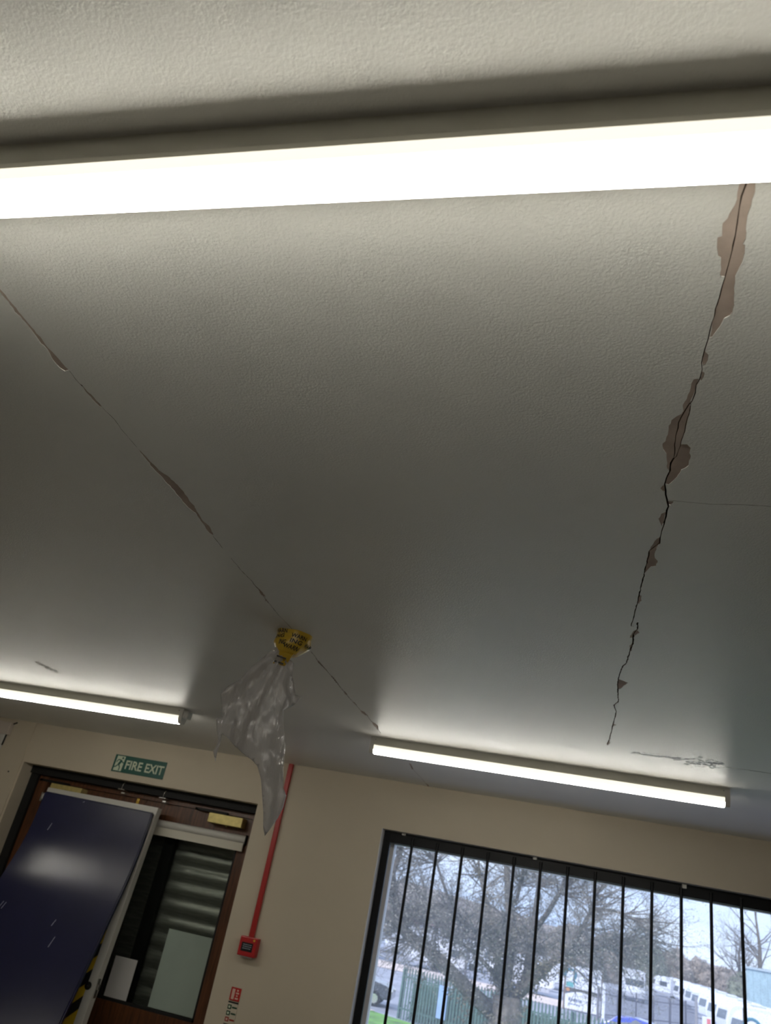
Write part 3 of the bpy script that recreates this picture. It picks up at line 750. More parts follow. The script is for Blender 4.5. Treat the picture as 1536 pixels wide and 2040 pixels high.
# theta: 90 deg faces the viewer; vr side sign decided so that text reads left to right
tape_text('WARN', R(160), 0.20, R(44), 0.17, -0.03)
tape_text('ING', R(158), 0.40, R(36), 0.16, -0.03)
tape_text('WARN', R(98), 0.32, R(50), 0.17, 0.03)
tape_text('ING', R(96), 0.53, R(40), 0.17, 0.05)
tape_text('WARN', R(112), 0.76, R(60), 0.16, 0.05)
tape_text('ING', R(132), 0.66, R(24), 0.2, 0.0)
tape_text('WARN', R(40), 0.55, R(40), 0.17, 0.0)
# tape tail below the lump
base = dome(R(90), 1.0)
tl = MB()
cx_ = Vector((att.x, att.y, 0)) - vr * 0.008
for k in range(7):
    z = ZC - 0.055 - 0.036 * k / 6; wv = 0.018 - 0.003 * k / 6
    off = vd * (0.022 + 0.006 * math.sin(k * 1.3)) - vr * (0.002 * k)
    c = Vector((cx_.x, cx_.y, z)) + off
    tl.v += [tuple(c - vr * wv), tuple(c + vd * 0.004), tuple(c + vr * wv), tuple(c + vr * wv - vd * 0.006), tuple(c - vd * 0.004), tuple(c - vr * wv - vd * 0.006)]
for k in range(6):
    for j in range(6):
        a = k * 6 + j; b = k * 6 + (j + 1) % 6; tl.f.append((a, b, b + 6, a + 6))
tl.f.append((0, 1, 2, 3, 4, 5)); tl.f.append(tuple(36 + j for j in range(6)))
tail = tl.build('tape_tail', M_tape, bag, angle=40)
for k, (u, z) in enumerate(((0.0, 0.070), (-0.003, 0.084))):
    c = Vector((cx_.x, cx_.y, ZC - z)) + vd * 0.0335 - vr * (0.010 - u)
    MB().quad(c - vr * 0.012, c + vr * 0.012 - Vector((0, 0, 0.003)), c + vr * 0.012 - Vector((0, 0, 0.007)), c - vr * 0.012 - Vector((0, 0, 0.0045))).build('tape_print', M_ink, tail)

M_bag = bpy.data.materials.new('thin_white_polythene'); M_bag.use_nodes = True
_nt = M_bag.node_tree; _nt.nodes.clear()
_o = N(_nt, 'ShaderNodeOutputMaterial'); _d = N(_nt, 'ShaderNodeBsdfDiffuse'); _t = N(_nt, 'ShaderNodeBsdfTranslucent'); _tp = N(_nt, 'ShaderNodeBsdfTransparent'); _g = N(_nt, 'ShaderNodeBsdfGlossy')
_d.inputs['Color'].default_value = (0.66, 0.63, 0.61, 1); _t.inputs['Color'].default_value = (0.66, 0.63, 0.61, 1); _g.inputs['Roughness'].default_value = 0.2
_m1 = N(_nt, 'ShaderNodeMixShader'); _m1.inputs[0].default_value = 0.5
_m2 = N(_nt, 'ShaderNodeMixShader'); _m2.inputs[0].default_value = 0.22
_m3 = N(_nt, 'ShaderNodeMixShader'); _m3.inputs[0].default_value = 0.12
_tc = N(_nt, 'ShaderNodeTexCoord'); _mp = N(_nt, 'ShaderNodeMapping'); _mp.inputs['Rotation'].default_value = (0, R(25), 0); _mp.inputs['Scale'].default_value = (60, 60, 14)
_nz = N(_nt, 'ShaderNodeTexNoise'); _nz.inputs['Scale'].default_value = 1.0; _nz.inputs['Detail'].default_value = 4
_b = N(_nt, 'ShaderNodeBump'); _b.inputs['Strength'].default_value = 1.0; _b.inputs['Distance'].default_value = 0.012
L_ = _nt.links.new
L_(_tc.outputs['Object'], _mp.inputs['Vector']); L_(_mp.outputs[0], _nz.inputs['Vector']); L_(_nz.outputs['Fac'], _b.inputs['Height'])
for n_ in (_d, _g): L_(_b.outputs['Normal'], n_.inputs['Normal'])
L_(_d.outputs[0], _m1.inputs[1]); L_(_t.outputs[0], _m1.inputs[2]); L_(_m1.outputs[0], _m2.inputs[1]); L_(_tp.outputs[0], _m2.inputs[2])
L_(_m2.outputs[0], _m3.inputs[1]); L_(_g.outputs[0], _m3.inputs[2]); L_(_m3.outputs[0], _o.inputs[0])
outl = [(720, 190), (665, 180), (650, 280), (585, 340), (500, 400), (430, 460), (340, 575), (230, 640), (165, 720), (178, 800), (185, 860), (188, 895), (150, 893), (128, 912), (135, 990), (142, 1040), (152, 1100), (128, 1150), (105, 1180), (115, 1235), (125, 1280), (138, 1210), (150, 1165), (168, 1115), (182, 1040), (215, 1065), (290, 1140), (380, 1210), (440, 1250), (480, 1300), (510, 1420), (520, 1560), (530, 1700), (530, 1830), (545, 1900), (600, 1830), (660, 1740), (700, 1660), (725, 1560), (700, 1490), (706, 1300), (720, 1130), (700, 950), (702, 840), (800, 780), (850, 730), (805, 700), (790, 600), (776, 540), (790, 440), (760, 400), (700, 330), (715, 260)]
# the bag hangs in a vertical sheet through the taped lump, facing the viewer
def bag_pt(cx, cy):
    px, py = 400 + cx * 0.2344, 1220 + cy * 0.2344
    d_ = ray(px, py); o_ = Vector((0, 0, CAMZ)); a_ = Vector((att.x, att.y, ZC)) + vd * 0.012
    t = (a_ - o_).dot(vd) / d_.dot(vd); P = o_ + d_ * t - a_
    return Vector((P.dot(vr), P.z)), a_
P2 = [bag_pt(*c)[0] for c in outl]; bag_o = bag_pt(0, 0)[1]
edges = []
fine = []
for i in range(len(P2)):
    a, b = P2[i], P2[(i + 1) % len(P2)]; m_ = max(1, int((b - a).length / 0.007))
    for j in range(m_): fine.append(a.lerp(b, j / m_))
fine = ccw(fine); nb = len(fine)
xs = [p.x for p in fine]; ys = [p.y for p in fine]
pts2 = list(fine); rnd = random.Random(9)
g = 0.0055
yy = min(ys)
while yy < max(ys):
    xx = min(xs)
    while xx < max(xs):
        pts2.append(Vector((xx + rnd.uniform(-.002, .002), yy + rnd.uniform(-.002, .002)))); xx += g
    yy += g
bv, be, bf, _, _, bfo = delaunay_2d_cdt(pts2, [], [list(range(nb))], 0, 1e-6, True)
bf = [f for f, o_ in zip(bf, bfo) if o_]
bnd = {}
for f in bf:
    for a, b in zip(f, list(f[1:]) + [f[0]]): bnd[(min(a, b), max(a, b))] = bnd.get((min(a, b), max(a, b)), 0) + 1
bset = {i for e, n_ in bnd.items() if n_ == 1 for i in e}
blist = [bv[i] for i in bset]
neck = bag_pt(740, 300)[0]
def fold(p):
    d_ = p - neck; ang = math.atan2(d_.x, -d_.y); rad = d_.length
    f_ = 0.010 * math.sin(ang * 15 + 2.0 * noise.noise(Vector((p.x * 9, p.y * 9, 1.0)))) * min(1, rad / 0.08)
    f_ += 0.016 * noise.noise(Vector((p.x * 14, p.y * 7, 5.0))) + 0.010 * noise.noise(Vector((p.x * 45, p.y * 20, 2.0))) + 0.006 * abs(noise.noise(Vector((p.x * 70 + p.y * 30, p.y * 25, 6.0))))
    return f_
bgm = MB(); idx_f, idx_b = {}, {}
for i in sorted({i for f in bf for i in f}):
    p = bv[i]; base_ = bag_o + vr * p.x + Vector((0, 0, p.y)) + vd * fold(p)
    if i in bset:
        idx_f[i] = idx_b[i] = len(bgm.v); bgm.v.append(tuple(base_))
    else:
        de = min((p - q_).length for q_ in blist); o_ = 0.003 + 0.03 * min(1, de / 0.03) * (0.6 + 0.6 * noise.noise(Vector((p.x * 20, p.y * 12, 8))))
        idx_f[i] = len(bgm.v); bgm.v.append(tuple(base_ + vd * o_ * 0.55))
        idx_b[i] = len(bgm.v); bgm.v.append(tuple(base_ - vd * o_ * 0.45))
for f in bf:
    bgm.f.append(tuple(idx_f[i] for i in f))
    if any(i not in bset for i in f): bgm.f.append(tuple(idx_b[i] for i in reversed(f)))
bgm.build('bag_film', M_bag, bag, smooth=True)


# ================================================================== OUTDOORS (seen through the window)
GZ = CAMZ - 4.2        # the yard lies well below the room
def ground(px, py, z=GZ): return at_z(px, py, z)
def box_mat(name, rgb, **k): return mat(name, rgb, **k)
M_asph = mat('yard_tarmac', (0.56, 0.57, 0.62), rough=0.8, var=0.12, vscale=0.6)
M_lawn = mat('lawn_grass', (0.40, 0.58, 0.26), rough=0.9, var=0.2, vscale=1.5, bump=0.5, bscale=30, bdist=0.05)
M_kerb = mat('pink_paving', (0.80, 0.74, 0.72), rough=0.8, var=0.06, vscale=1)
M_pale = mat('green_fence_paint', (0.30, 0.40, 0.40), rough=0.6, var=0.1, vscale=3)
M_gpale = mat('grey_fence_paint', (0.42, 0.42, 0.47), rough=0.6)
M_bark = mat('bark', (0.39, 0.365, 0.34), rough=0.95, var=0.3, vscale=6, bump=0.6, bscale=18, bdist=0.03)
M_twig = mat('twigs', (0.45, 0.43, 0.415), rough=0.95, var=0.15, vscale=3)
M_ivy = mat('ivy_leaf', (0.44, 0.42, 0.36), rough=0.7, var=0.3, vscale=5)
M_hedge = mat('bramble', (0.52, 0.49, 0.47), rough=0.95, var=0.25, vscale=0.8)
M_hedge2 = mat('evergreen', (0.45, 0.47, 0.42), rough=0.95, var=0.25, vscale=0.8)
M_hill = mat('winter_hill', (0.60, 0.56, 0.55), rough=1, var=0.12, vscale=0.05, bump=0.6, bscale=0.4, bdist=2.0)
M_cv = mat('caravan_white', (0.86, 0.88, 0.93), rough=0.35, var=0.02)
M_cvs = mat('caravan_skirt', (0.66, 0.68, 0.74), rough=0.45)
M_cw = mat('caravan_glass', (0.30, 0.33, 0.38), rough=0.15, spec=0.7)
M_tyre = mat('tyre', (0.09, 0.09, 0.10), rough=0.8)
M_teal = mat('teal_cladding', (0.62, 0.72, 0.76), rough=0.6, var=0.06, vscale=1.5)

gr = MB().box(-160, 160, D + WT + 0.02, 420, GZ - 0.3, GZ); tag(gr.build('ground', M_asph), kind='structure')
# hillside closing the view
hm = MB(); nx_, ny_ = 80, 10
prof_h = lambda x: 6.5 + 8.5 * max(0.0, min(1.0, (25 - x) / 75)) + 1.6 * noise.noise(Vector((x * 0.012, 0, 0))) + 1.2 * noise.noise(Vector((x * 0.15, 1, 0)))
for j in range(ny_ + 1):
    for i in range(nx_ + 1):
        x = -330 + 660 * i / nx_; y = 240 + 160 * j / ny_
        hm.v.append((x, y, GZ - 0.1 + prof_h(x) * (math.sin(min(1, j / 7) * math.pi / 2) if j else 0)))
for j in range(ny_):
    for i in range(nx_):
        a = j * (nx_ + 1) + i; hm.f.append((a, a + 1, a + nx_ + 2, a + nx_ + 1))
tag(hm.build('hillside', M_hill, smooth=True), kind='structure')
# lawn and pale strip of paving
fA, fB = ground(790, 2028), ground(1230, 2036, GZ + 2.0)
fdir = Vector((fB.x - fA.x, fB.y - fA.y, 0)).normalized(); fn = Vector((fdir.y, -fdir.x, 0))     # fn points back to the building
def along(s, off, z=0): return Vector((fA.x, fA.y, GZ + z)) + fdir * s + fn * off
lw = MB(); lw.poly([along(-9, 0.3, 0.02), along(40, 0.3, 0.02), along(40, 16, 0.02), along(-9, 16, 0.02)])
tag(lw.build('lawn', M_lawn), kind='structure')
tag(MB().poly([along(-16, 0.0, 0.025), along(-1.2, 0.0, 0.025), along(-1.2, 0.5, 0.025), along(-16, 0.5, 0.025)]).build('kerb', M_kerb), kind='structure')
kA, kB, kC, kD = ground(735, 1908), ground(1200, 2012), ground(1200, 2026), ground(735, 1922)
tag(MB().poly([tuple(v + Vector((0, 0, 0.03))) for v in (kA, kB, kC, kD)]).build('pavement', M_kerb), kind='structure')

# ---- palisade fences: every pale its own part
def pale_mesh(w, h, t):
    return MB().prism([(-w / 2, 0), (w / 2, 0), (w / 2, h - 0.12), (w * 0.25, h), (0, h - 0.06), (-w * 0.25, h), (-w / 2, h - 0.12)], 'y', -t, t).mesh('pale')
def fence(A_, B_, h, pitch, w, m, label):
    A_ = Vector((A_.x, A_.y, GZ)); B_ = Vector((B_.x, B_.y, GZ)); d_ = B_ - A_; L = d_.length; rz = math.atan2(d_.y, d_.x)
    root = thing('palisade_fence', A_, label, 'fence'); root.rotation_euler.z = rz
    me = pale_mesh(w, h, 0.012); me.materials.append(m)
    for k in range(int(L / pitch)):
        o = bpy.data.objects.new('pale', me); COL.objects.link(o); o.parent = root; o.location = (0.05 + k * pitch, 0, 0)
    for z in (h * 0.2, h * 0.8):
        rme = MB().box(0, L, 0.01, 0.05, z - 0.03, z + 0.03).mesh('rail'); rme.materials.append(m)
        o = bpy.data.objects.new('rail', rme); COL.objects.link(o); o.parent = root
    pme = MB().box(-0.05, 0.05, 0.05, 0.15, 0, h - 0.05).mesh('post'); pme.materials.append(m)
    for k in range(int(L / 2.7) + 1):
        o = bpy.data.objects.new('post', pme); COL.objects.link(o); o.parent = root; o.location = (min(L, k * 2.7), 0, 0)
    return root
fence(along(0, 0), along(19, 0), 2.0, 0.155, 0.072, M_pale, 'green palisade fence running behind the ivy covered tree')
sA, sB = ground(1195, 1966, GZ + 2.0), ground(1392, 1996, GZ + 2.0)
fence(sA, sB, 2.0, 0.22, 0.06, M_gpale, 'grey palisade fence in front of the parked caravans')

# ---- trees
def grow(mb, tips, p, d_, L, r, depth, rnd, spread, up):
    """one wandering branch; returns points for sub branches"""
    n = 4; pts = [p.copy()]; rad = [r]; dirn = d_.normalized()
    for k in range(n):
        dirn = (dirn + Vector((rnd.gauss(0, .16), rnd.gauss(0, .16), rnd.gauss(0, .13) + up))).normalized()
        pts.append(pts[-1] + dirn * L / n); rad.append(r * (1 - 0.72 * (k + 1) / n))
    mb.tube(pts, rad, 5 if r > 0.03 else 3, caps=False)
    if depth > 0:
        for k in range(spread):
            i = rnd.randint(1, n); q = pts[i]
            nd = (pts[i] - pts[i - 1]).normalized(); ax = Vector((rnd.gauss(0, 1), rnd.gauss(0, 1), rnd.gauss(0, .8))).normalized()
            nd = (nd * 0.8 + ax * 0.9).normalized()
            grow(mb, tips, q, nd, L * rnd.uniform(0.45, 0.7), max(0.0035, rad[i] * 0.6), depth - 1, rnd, spread, up)
    else: tips.append(pts[-1])
def leaf_cloud(mb, centres, n, sp, size, rnd):
    for _ in range(n):
        c = rnd.choice(centres) + Vector((rnd.gauss(0, sp), rnd.gauss(0, sp), rnd.gauss(0, sp)))
        u = Vector((rnd.gauss(0, 1), rnd.gauss(0, 1), rnd.gauss(0, 1))).normalized(); v = u.orthogonal().normalized(); s = size * rnd.uniform(0.5, 1.4)
        mb.quad(c - u * s, c + v * s * 0.6, c + u * s, c - v * s * 0.6)
# the big tree, limbs traced at its own distance just this side of the fence
TY = 22.3
T = lambda x, y, dy=0.0: at_y(x, y, TY + dy)
tb = T(1005, 2040); tbase = Vector((tb.x - 0.15, TY, GZ))
tree = thing('ivy_tree', tbase, 'large bare spreading tree with ivy covered trunk outside the window', 'tree')
trunk = MB(); trunk.tube([tbase - Vector((0, 0, 0.1)), tbase + Vector((0, 0, 0.7)), T(1008, 2030), T(1010, 1985)], [0.60, 0.46, 0.40, 0.34], 12)
trunk.build('trunk', M_bark, tree, smooth=True)
limbs = [
    ([(985, 2020, 0), (936, 1976, -.2), (880, 1918, -.5), (847, 1889, -.7), (810, 1861, -.9), (796, 1838, -1), (785, 1777, -1.1), (782, 1740, -1.2), (799, 1693, -1.2), (806, 1640, -1.2)], 0.27),
    ([(1000, 1990, 0), (995, 1950, .2), (950, 1903, .8), (908, 1869, 1.1), (875, 1844, 1.4), (850, 1800, 1.6), (838, 1740, 1.8)], 0.10),
    ([(1005, 1980, 0), (998, 1942, 0), (988, 1895, -.3), (970, 1870, -.5), (940, 1850, -.8), (915, 1825, -1), (890, 1780, -1.2), (870, 1720, -1.4)], 0.16),
    ([(1010, 1990, 0), (1008, 1950, 0), (1017, 1900, .1), (1020, 1844, .2), (1012, 1790, .3), (1010, 1730, .4), (1004, 1660, .4), (1002, 1560, .4)], 0.22),
    ([(1000, 1905, 0), (985, 1850, .3), (970, 1800, .7), (955, 1740, 1), (950, 1660, 1.3)], 0.12),
    ([(1015, 1995, 0), (1045, 1965, .1), (1052, 1930, .2), (1056, 1880, .4), (1066, 1820, .7), (1075, 1750, 1), (1085, 1660, 1.1)], 0.20),
    ([(1035, 1980, 0), (1070, 1946, -.3), (1095, 1921, -.6), (1125, 1900, -.9), (1155, 1860, -1.2), (1180, 1810, -1.4), (1190, 1770, -1.5)], 0.17),
    ([(1100, 1918, -.6), (1140, 1900, -.2), (1190, 1885, .4), (1240, 1870, .8)], 0.09),
    ([(1060, 1860, .5), (1090, 1820, .1), (1120, 1770, -.3), (1135, 1710, -.5), (1140, 1640, -.6)], 0.11),
    ([(1125, 1900, -.9), (1180, 1890, -1), (1230, 1880, -.8), (1285, 1868, -.6)], 0.07),
    ([(1120, 1770, -.3), (1160, 1745, 0), (1200, 1740, .3)], 0.06),
    ([(1180, 1810, -1.4), (1225, 1815, -1.3), (1268, 1832, -1.2)], 0.06),
    ([(910, 1820, -1), (880, 1830, -.7), (850, 1840, -.4), (815, 1825, 0)], 0.06),
    ([(975, 1880, -.4), (1000, 1840, -.8), (1030, 1790, -1.2), (1045, 1720, -1.5), (1050, 1650, -1.6)], 0.10),
]
rt = random.Random(11)
tw = MB(); tips = []
limb_pts = []
for pts, r in limbs:
    P = [T(*q) for q in pts]; n = len(P); r *= 0.74
    mb = MB().tube(P, [r * (1 - 0.75 * k / (n - 1)) for k in range(n)], 8); mb.build('limb', M_bark, tree, smooth=True)
    for k in range(2, n):
        for j in range(2): limb_pts.append((P[k - 1].lerp(P[k], rt.random()), (P[k] - P[k - 1]).normalized(), r * (1 - 0.7 * k / n)))
cen = T(1015, 1760)
zlow = T(1015, 1885).z
for p, d_, r in limb_pts:
    if p.z < zlow and p.x > T(870, 1800).x: continue
    for _ in range(9):
        out_ = (p - cen); out_.z *= 0.6
        nd = (d_ * 0.5 + out_.normalized() * 0.5 + Vector((rt.gauss(0, .8), rt.gauss(0, .8), rt.gauss(0, .6)))).normalized()
        grow(tw, tips, p, nd, rt.uniform(0.6, 1.25), 0.024, 3, rt, 3, 0.02)
tag(tw.build('twigs', M_twig, tree), kind='stuff')
lm = MB(); tl_ = [t for t in tips if True]
leaf_cloud(lm, tl_, 34000, 0.06, 0.02, rt)
tag(lm.build('lichen_and_buds', mat('lichen', (0.58, 0.57, 0.54), rough=0.95, var=0.2, vscale=3), tree), kind='stuff')
iv = MB(); ivc = [tbase + Vector((rt.gauss(0, .32), rt.gauss(0, .32), rt.uniform(0, 2.6))) for _ in range(120)]
for pts, r in limbs[:7]:
    for q in pts[:4]:
        ivc += [T(*q) + Vector((rt.gauss(0, r * .7), rt.gauss(0, r * .7), rt.gauss(0, r))) for _ in range(8)]
leaf_cloud(iv, ivc, 12000, 0.10, 0.036, rt)
tag(iv.build('ivy', M_ivy, tree), kind='stuff')

def small_tree(name, base, h, seed, label, m=M_twig, leafy=0, lm_=None, sp=4, wide=0.75):
    rnd = random.Random(seed); root = thing(name, base, label, 'tree')
    st = MB(); st.tube([base, base + Vector((rnd.gauss(0, .1), 0, h * .25)), base + Vector((rnd.gauss(0, .2), 0, h * .55)), base + Vector((rnd.gauss(0, .3), 0, h * .9))], [h * .028, h * .022, h * .014, h * .004], 7)
    st.build('trunk', M_bark, root, smooth=True)
    t_, tp = MB(), []
    for k in range(16):
        f = rnd.uniform(0.18, 0.9); p = base + Vector((0, 0, h * f)); a = rnd.uniform(0, 6.28)
        grow(t_, tp, p, Vector((math.cos(a), math.sin(a), rnd.uniform(.3, 1.3))), h * wide * (0.55 - 0.35 * f) * rnd.uniform(.8, 1.2), h * .010 * (1.2 - f), 3, rnd, sp, 0.05)
    tag(t_.build('twigs', m, root), kind='stuff')
    if leafy:
        l_ = MB(); leaf_cloud(l_, tp, leafy, h * .02, h * .011, rnd); tag(l_.build('foliage', lm_ or M_hedge, root), kind='stuff')
    return root
def gpos(px, Y):
    # a spot on the yard at depth Y, in the direction of pixel column px along the horizon
    y = 1876 + 0.2 * (px - 1117); d_ = ray(px, y); return Vector((d_.x * Y / d_.y, Y, GZ))
small_tree('bare_tree', gpos(1512, 112), 14.5, 21, 'tall bare tree standing in front of the pale teal cladding', sp=4, wide=0.9)
small_tree('bare_tree', gpos(1474, 170), 15.0, 22, 'fuzzy bare tree rising at the end of the bramble bank', sp=5, wide=0.95)
small_tree('bare_tree', gpos(1760, 110), 10.5, 23, 'bare tree growing past the teal cladding towards the window edge', sp=4)
# bank of bushes
def bush(px, Y, w, h, seed, label, m):
    rnd = random.Random(seed); c = gpos(px, Y); root = thing('bush', c, label, 'bush', None)
    bm = bmesh.new(); bmesh.ops.create_icosphere(bm, subdivisions=4, radius=1)
    for v in bm.verts:
        n_ = 1 + 0.22 * noise.noise(v.co * 2.0 + Vector((seed, 0, 0))) + 0.10 * noise.noise(v.co * 5 + Vector((seed, 3, 0)))
        v.co = Vector((v.co.x * w / 2 * n_, v.co.y * w / 2.4 * n_, max(-0.02, (v.co.z * 0.62 + 0.38)) * h * n_)) + c
    MB().add_bm(bm).build('mass', m, root, smooth=False)
    pts = []
    for _ in range(500):
        a = rnd.uniform(0, 6.28); e = math.asin(rnd.uniform(-.3, 1))
        n_ = 1.0
        pts.append(c + Vector((math.cos(a) * math.cos(e) * w / 2, math.sin(a) * math.cos(e) * w / 2.4, max(0, math.sin(e) * .62 + .38) * h)))
    l_ = MB(); leaf_cloud(l_, pts, 4500, 0.25, 0.13, rnd); tag(l_.build('sprigs', m, root), kind='stuff')
    return root
bl_ = ['rounded brown bramble bush at the left end of the bank', 'greyish bush behind the white motorhome', 'dark evergreen bush behind the first caravans', 'tall grey brown bush in the middle of the bank', 'brownish bush behind the caravan roofs', 'low brown bush sloping down along the bank', 'dull green bush beside the teal cladding', 'tangled brown bush in front of the bare trees']
for i, (px, Y, w, h) in enumerate(((1150, 140, 6.2, 6.8), (1220, 146, 6.4, 7.0), (1285, 151, 6.2, 7.4), (1342, 156, 5.6, 6.4), (1394, 160, 5.4, 5.8), (1440, 152, 4.8, 5.2), (1482, 140, 4.2, 4.9), (1530, 132, 4.2, 4.6))):
    bush(px, Y, w, h, 40 + i, bl_[i], M_hedge2 if i in (2, 6) else M_hedge)
for i, (px, Y, w, h) in enumerate(((760, 196, 11, 7.0), (860, 206, 11, 7.0), (960, 214, 11, 7.5), (1050, 206, 10, 7.0), (1130, 196, 9, 7.0))):
    bush(px, Y, w, h, 60 + i, ['wide winter thicket below the hill at the far left', 'wide winter thicket behind the white vehicles', 'grey thicket behind the middle of the big tree', 'brown thicket far behind the tree fork', 'brown thicket at the foot of the hill beside the bank'][i], M_hedge)
# hedge mass behind the left end of the fence
hb = MB(); rh = random.Random(77); hc = [along(rh.uniform(0.1, 9.5), rh.uniform(-1.6, -0.6), rh.uniform(0.05, 1.5)) for _ in range(500)]
leaf_cloud(hb, hc, 9000, 0.12, 0.06, rh)
hg = thing('hedge', along(4.5, -0.8), 'dark green hedge growing behind the green palisade fence', 'hedge')
tag(hb.build('foliage', mat('hedge_green', (0.28, 0.36, 0.32), rough=0.9, var=0.3, vscale=2), hg), kind='stuff')
hk_ = MB()
a_, b_ = along(0.2, -0.6), along(9.4, -0.6); c_, d2 = along(9.4, -1.1), along(0.2, -1.1)
hk_.v = [tuple(v) for v in (a_, b_, c_, d2)] + [tuple(v + Vector((0, 0, 1.45))) for v in (a_, b_, c_, d2)]
hk_.f = [(0, 1, 5, 4), (1, 2, 6, 5), (2, 3, 7, 6), (3, 0, 4, 7), (4, 5, 6, 7)]
hk_.build('core', MATS['hedge_green'], hg)
# pale blue board hung on the fence
bp = at_y(877, 1995, 0 + (fA.y + 1.5 * fdir.y))
s_ = 2.05
bo = MB()
q0 = [along(s_, 0.05, 0.45), along(s_ + 0.46, 0.05, 0.45), along(s_ + 0.46, 0.09, 0.45), along(s_, 0.09, 0.45)]
bo.v = [tuple(v) for v in q0] + [tuple(v + Vector((0, 0, 1.2))) for v in q0]
bo.f = [(0, 1, 2, 3), (4, 5, 6, 7), (0, 1, 5, 4), (1, 2, 6, 5), (2, 3, 7, 6), (3, 0, 4, 7)]
tag(bo.build('blue_board', mat('pale_blue_board', (0.56, 0.66, 0.86), rough=0.5, var=0.04, vscale=3)), 'pale blue upright board fixed to the green palisade fence', 'board')

# ---- caravans
def make_caravan(label, L=5.6, W=2.25, h=2.55):
    root = thing('caravan', (0, 0, 0), label, 'caravan', 'white caravans parked in the yard')
    prof = [(0.30, 0.55), (0.02, 0.75), (0.0, 1.35), (0.18, 2.05), (0.45, 2.40), (0.85, h), (L * .5, h + 0.05), (L - .75, h), (L - .35, 2.42), (L - .12, 2.05), (L, 1.35), (L - .02, 0.75), (L - .30, 0.55)]
    bm = bmesh.new(); vs = [[bm.verts.new((x, y, z)) for x, z in prof] for y in (-W / 2, W / 2)]
    bm.faces.new(vs[0]); bm.faces.new(vs[1][::-1])
    for k in range(len(prof)):
        j = (k + 1) % len(prof); bm.faces.new((vs[0][k], vs[1][k], vs[1][j], vs[0][j]))
    bmesh.ops.recalc_face_normals(bm, faces=bm.faces[:])
    ed = [e for e in bm.edges if abs(abs(e.verts[0].co.y - e.verts[1].co.y)) < 1e-6]
    bmesh.ops.bevel(bm, geom=ed, offset=0.10, segments=3, affect='EDGES')
    MB().add_bm(bm).build('body', M_cv, root, angle=35)
    MB().bbox(0.35, L - 0.35, -W / 2 + .06, W / 2 - .06, 0.28, 0.60, 0.04).build('skirt', M_cvs, root)
    def slope_win(x0, z0, x1, z1):
        MB().poly([(x0 - .015, -W * .40, z0), (x0 - .015, W * .40, z0), (x1 - .015, W * .40, z1), (x1 - .015, -W * .40, z1)]).build('front_window', M_cw, root)
    slope_win(0.005, 1.40, 0.165, 2.0)
    for sgn in (-1, 1):
        y = sgn * (W / 2 + 0.012)
        for xa, xb in ((0.7, 1.7), (3.6, 4.7)):
            MB().bbox(xa, xb, min(y, sgn * W / 2 - .01), max(y, sgn * W / 2 + .012), 1.35, 1.95, 0.03).build('side_window', M_cw, root)
        MB().tube([(L * .5, sgn * (W / 2 - .02), 0.32), (L * .5, sgn * (W / 2 - .25), 0.32)], 0.32, 16).build('wheel', M_tyre, root, angle=40)
    MB().bbox(2.2, 2.8, -W / 2 - .015, -W / 2 + .02, 0.62, 2.2, 0.01).build('door', M_cvs, root)
    MB().bbox(L * .42, L * .58, -.4, .4, h + .03, h + .12, 0.03).build('roof_light', M_cvs, root)
    MB().tube([(0.35, 0, .45), (-1.0, 0, .45)], 0.04, 6).tube([(-.9, 0, 0), (-.9, 0, .5)], 0.03, 6).build('drawbar', M_cvs, root)
    return root
cav = make_caravan('x')
def put(o, P, yaw, label, first=False):
    c = o if first else copy_tree(o)
    c.location = P; c.rotation_euler = (0, 0, yaw); c['label'] = label; return c
ord_ = ['first', 'second', 'third', 'fourth', 'fifth', 'sixth', 'seventh']
for k, px in enumerate((1434, 1415, 1397, 1382, 1369, 1357, 1346)):
    put(cav, gpos(px, 72 + 8 * k), R(10), 'white caravan in the diagonal row behind the grey fence, %s from the gap' % ord_[k], first=(k == 0))
put(cav, gpos(1462, 60), R(10), 'white caravan on the window side of the gap, beside the concrete post')
put(cav, gpos(1508, 55), R(10), 'white caravan standing behind the sign boards by the window edge')
put(cav, gpos(1302, 134), R(4), 'lone white caravan standing at the far end of the row')
lab_l = ['white caravan at the left window edge above the dark car', 'white caravan parked side on behind the left tree limb', 'white caravan standing behind the trunk fork', 'white caravan in the back rank above the pale pavement', 'white caravan in the back rank behind the thin branches', 'white caravan between the right hand limbs']
for i, (px, Y, yaw) in enumerate(((720, 76, 180), (885, 76.5, 180), (1050, 76, 180), (805, 90, 180), (955, 90.5, 180), (1105, 90, 180))):
    P = gpos(px, Y); put(cav, P + Vector((2.6, 0, 0)), R(yaw), lab_l[i])
# motorhome
mh = thing('motorhome', gpos(1266, 100), 'white motorhome facing the fence with a wide dark windscreen', 'motorhome')
c = mh.location; W = 2.3
MB().bbox(c.x - W / 2, c.x + W / 2, c.y + .4, c.y + 6, GZ + .5, GZ + 3.0, 0.15).build('body', M_cv, mh, angle=40)
MB().bbox(c.x - W / 2 + .1, c.x + W / 2 - .1, c.y - .5, c.y + .6, GZ + .4, GZ + 1.45, 0.15).build('bonnet', M_cv, mh, angle=40)
MB().bbox(c.x - W / 2 + .18, c.x + W / 2 - .18, c.y + .34, c.y + .45, GZ + 1.3, GZ + 2.1, 0.05).build('windscreen', M_cw, mh)
MB().bbox(c.x - W / 2 - .25, c.x - W / 2 - .05, c.y + .1, c.y + .25, GZ + 1.4, GZ + 1.8, 0.03).build('mirror', M_cvs, mh)
MB().bbox(c.x + W / 2 + .05, c.x + W / 2 + .25, c.y + .1, c.y + .25, GZ + 1.4, GZ + 1.8, 0.03).build('mirror', M_cvs, mh)
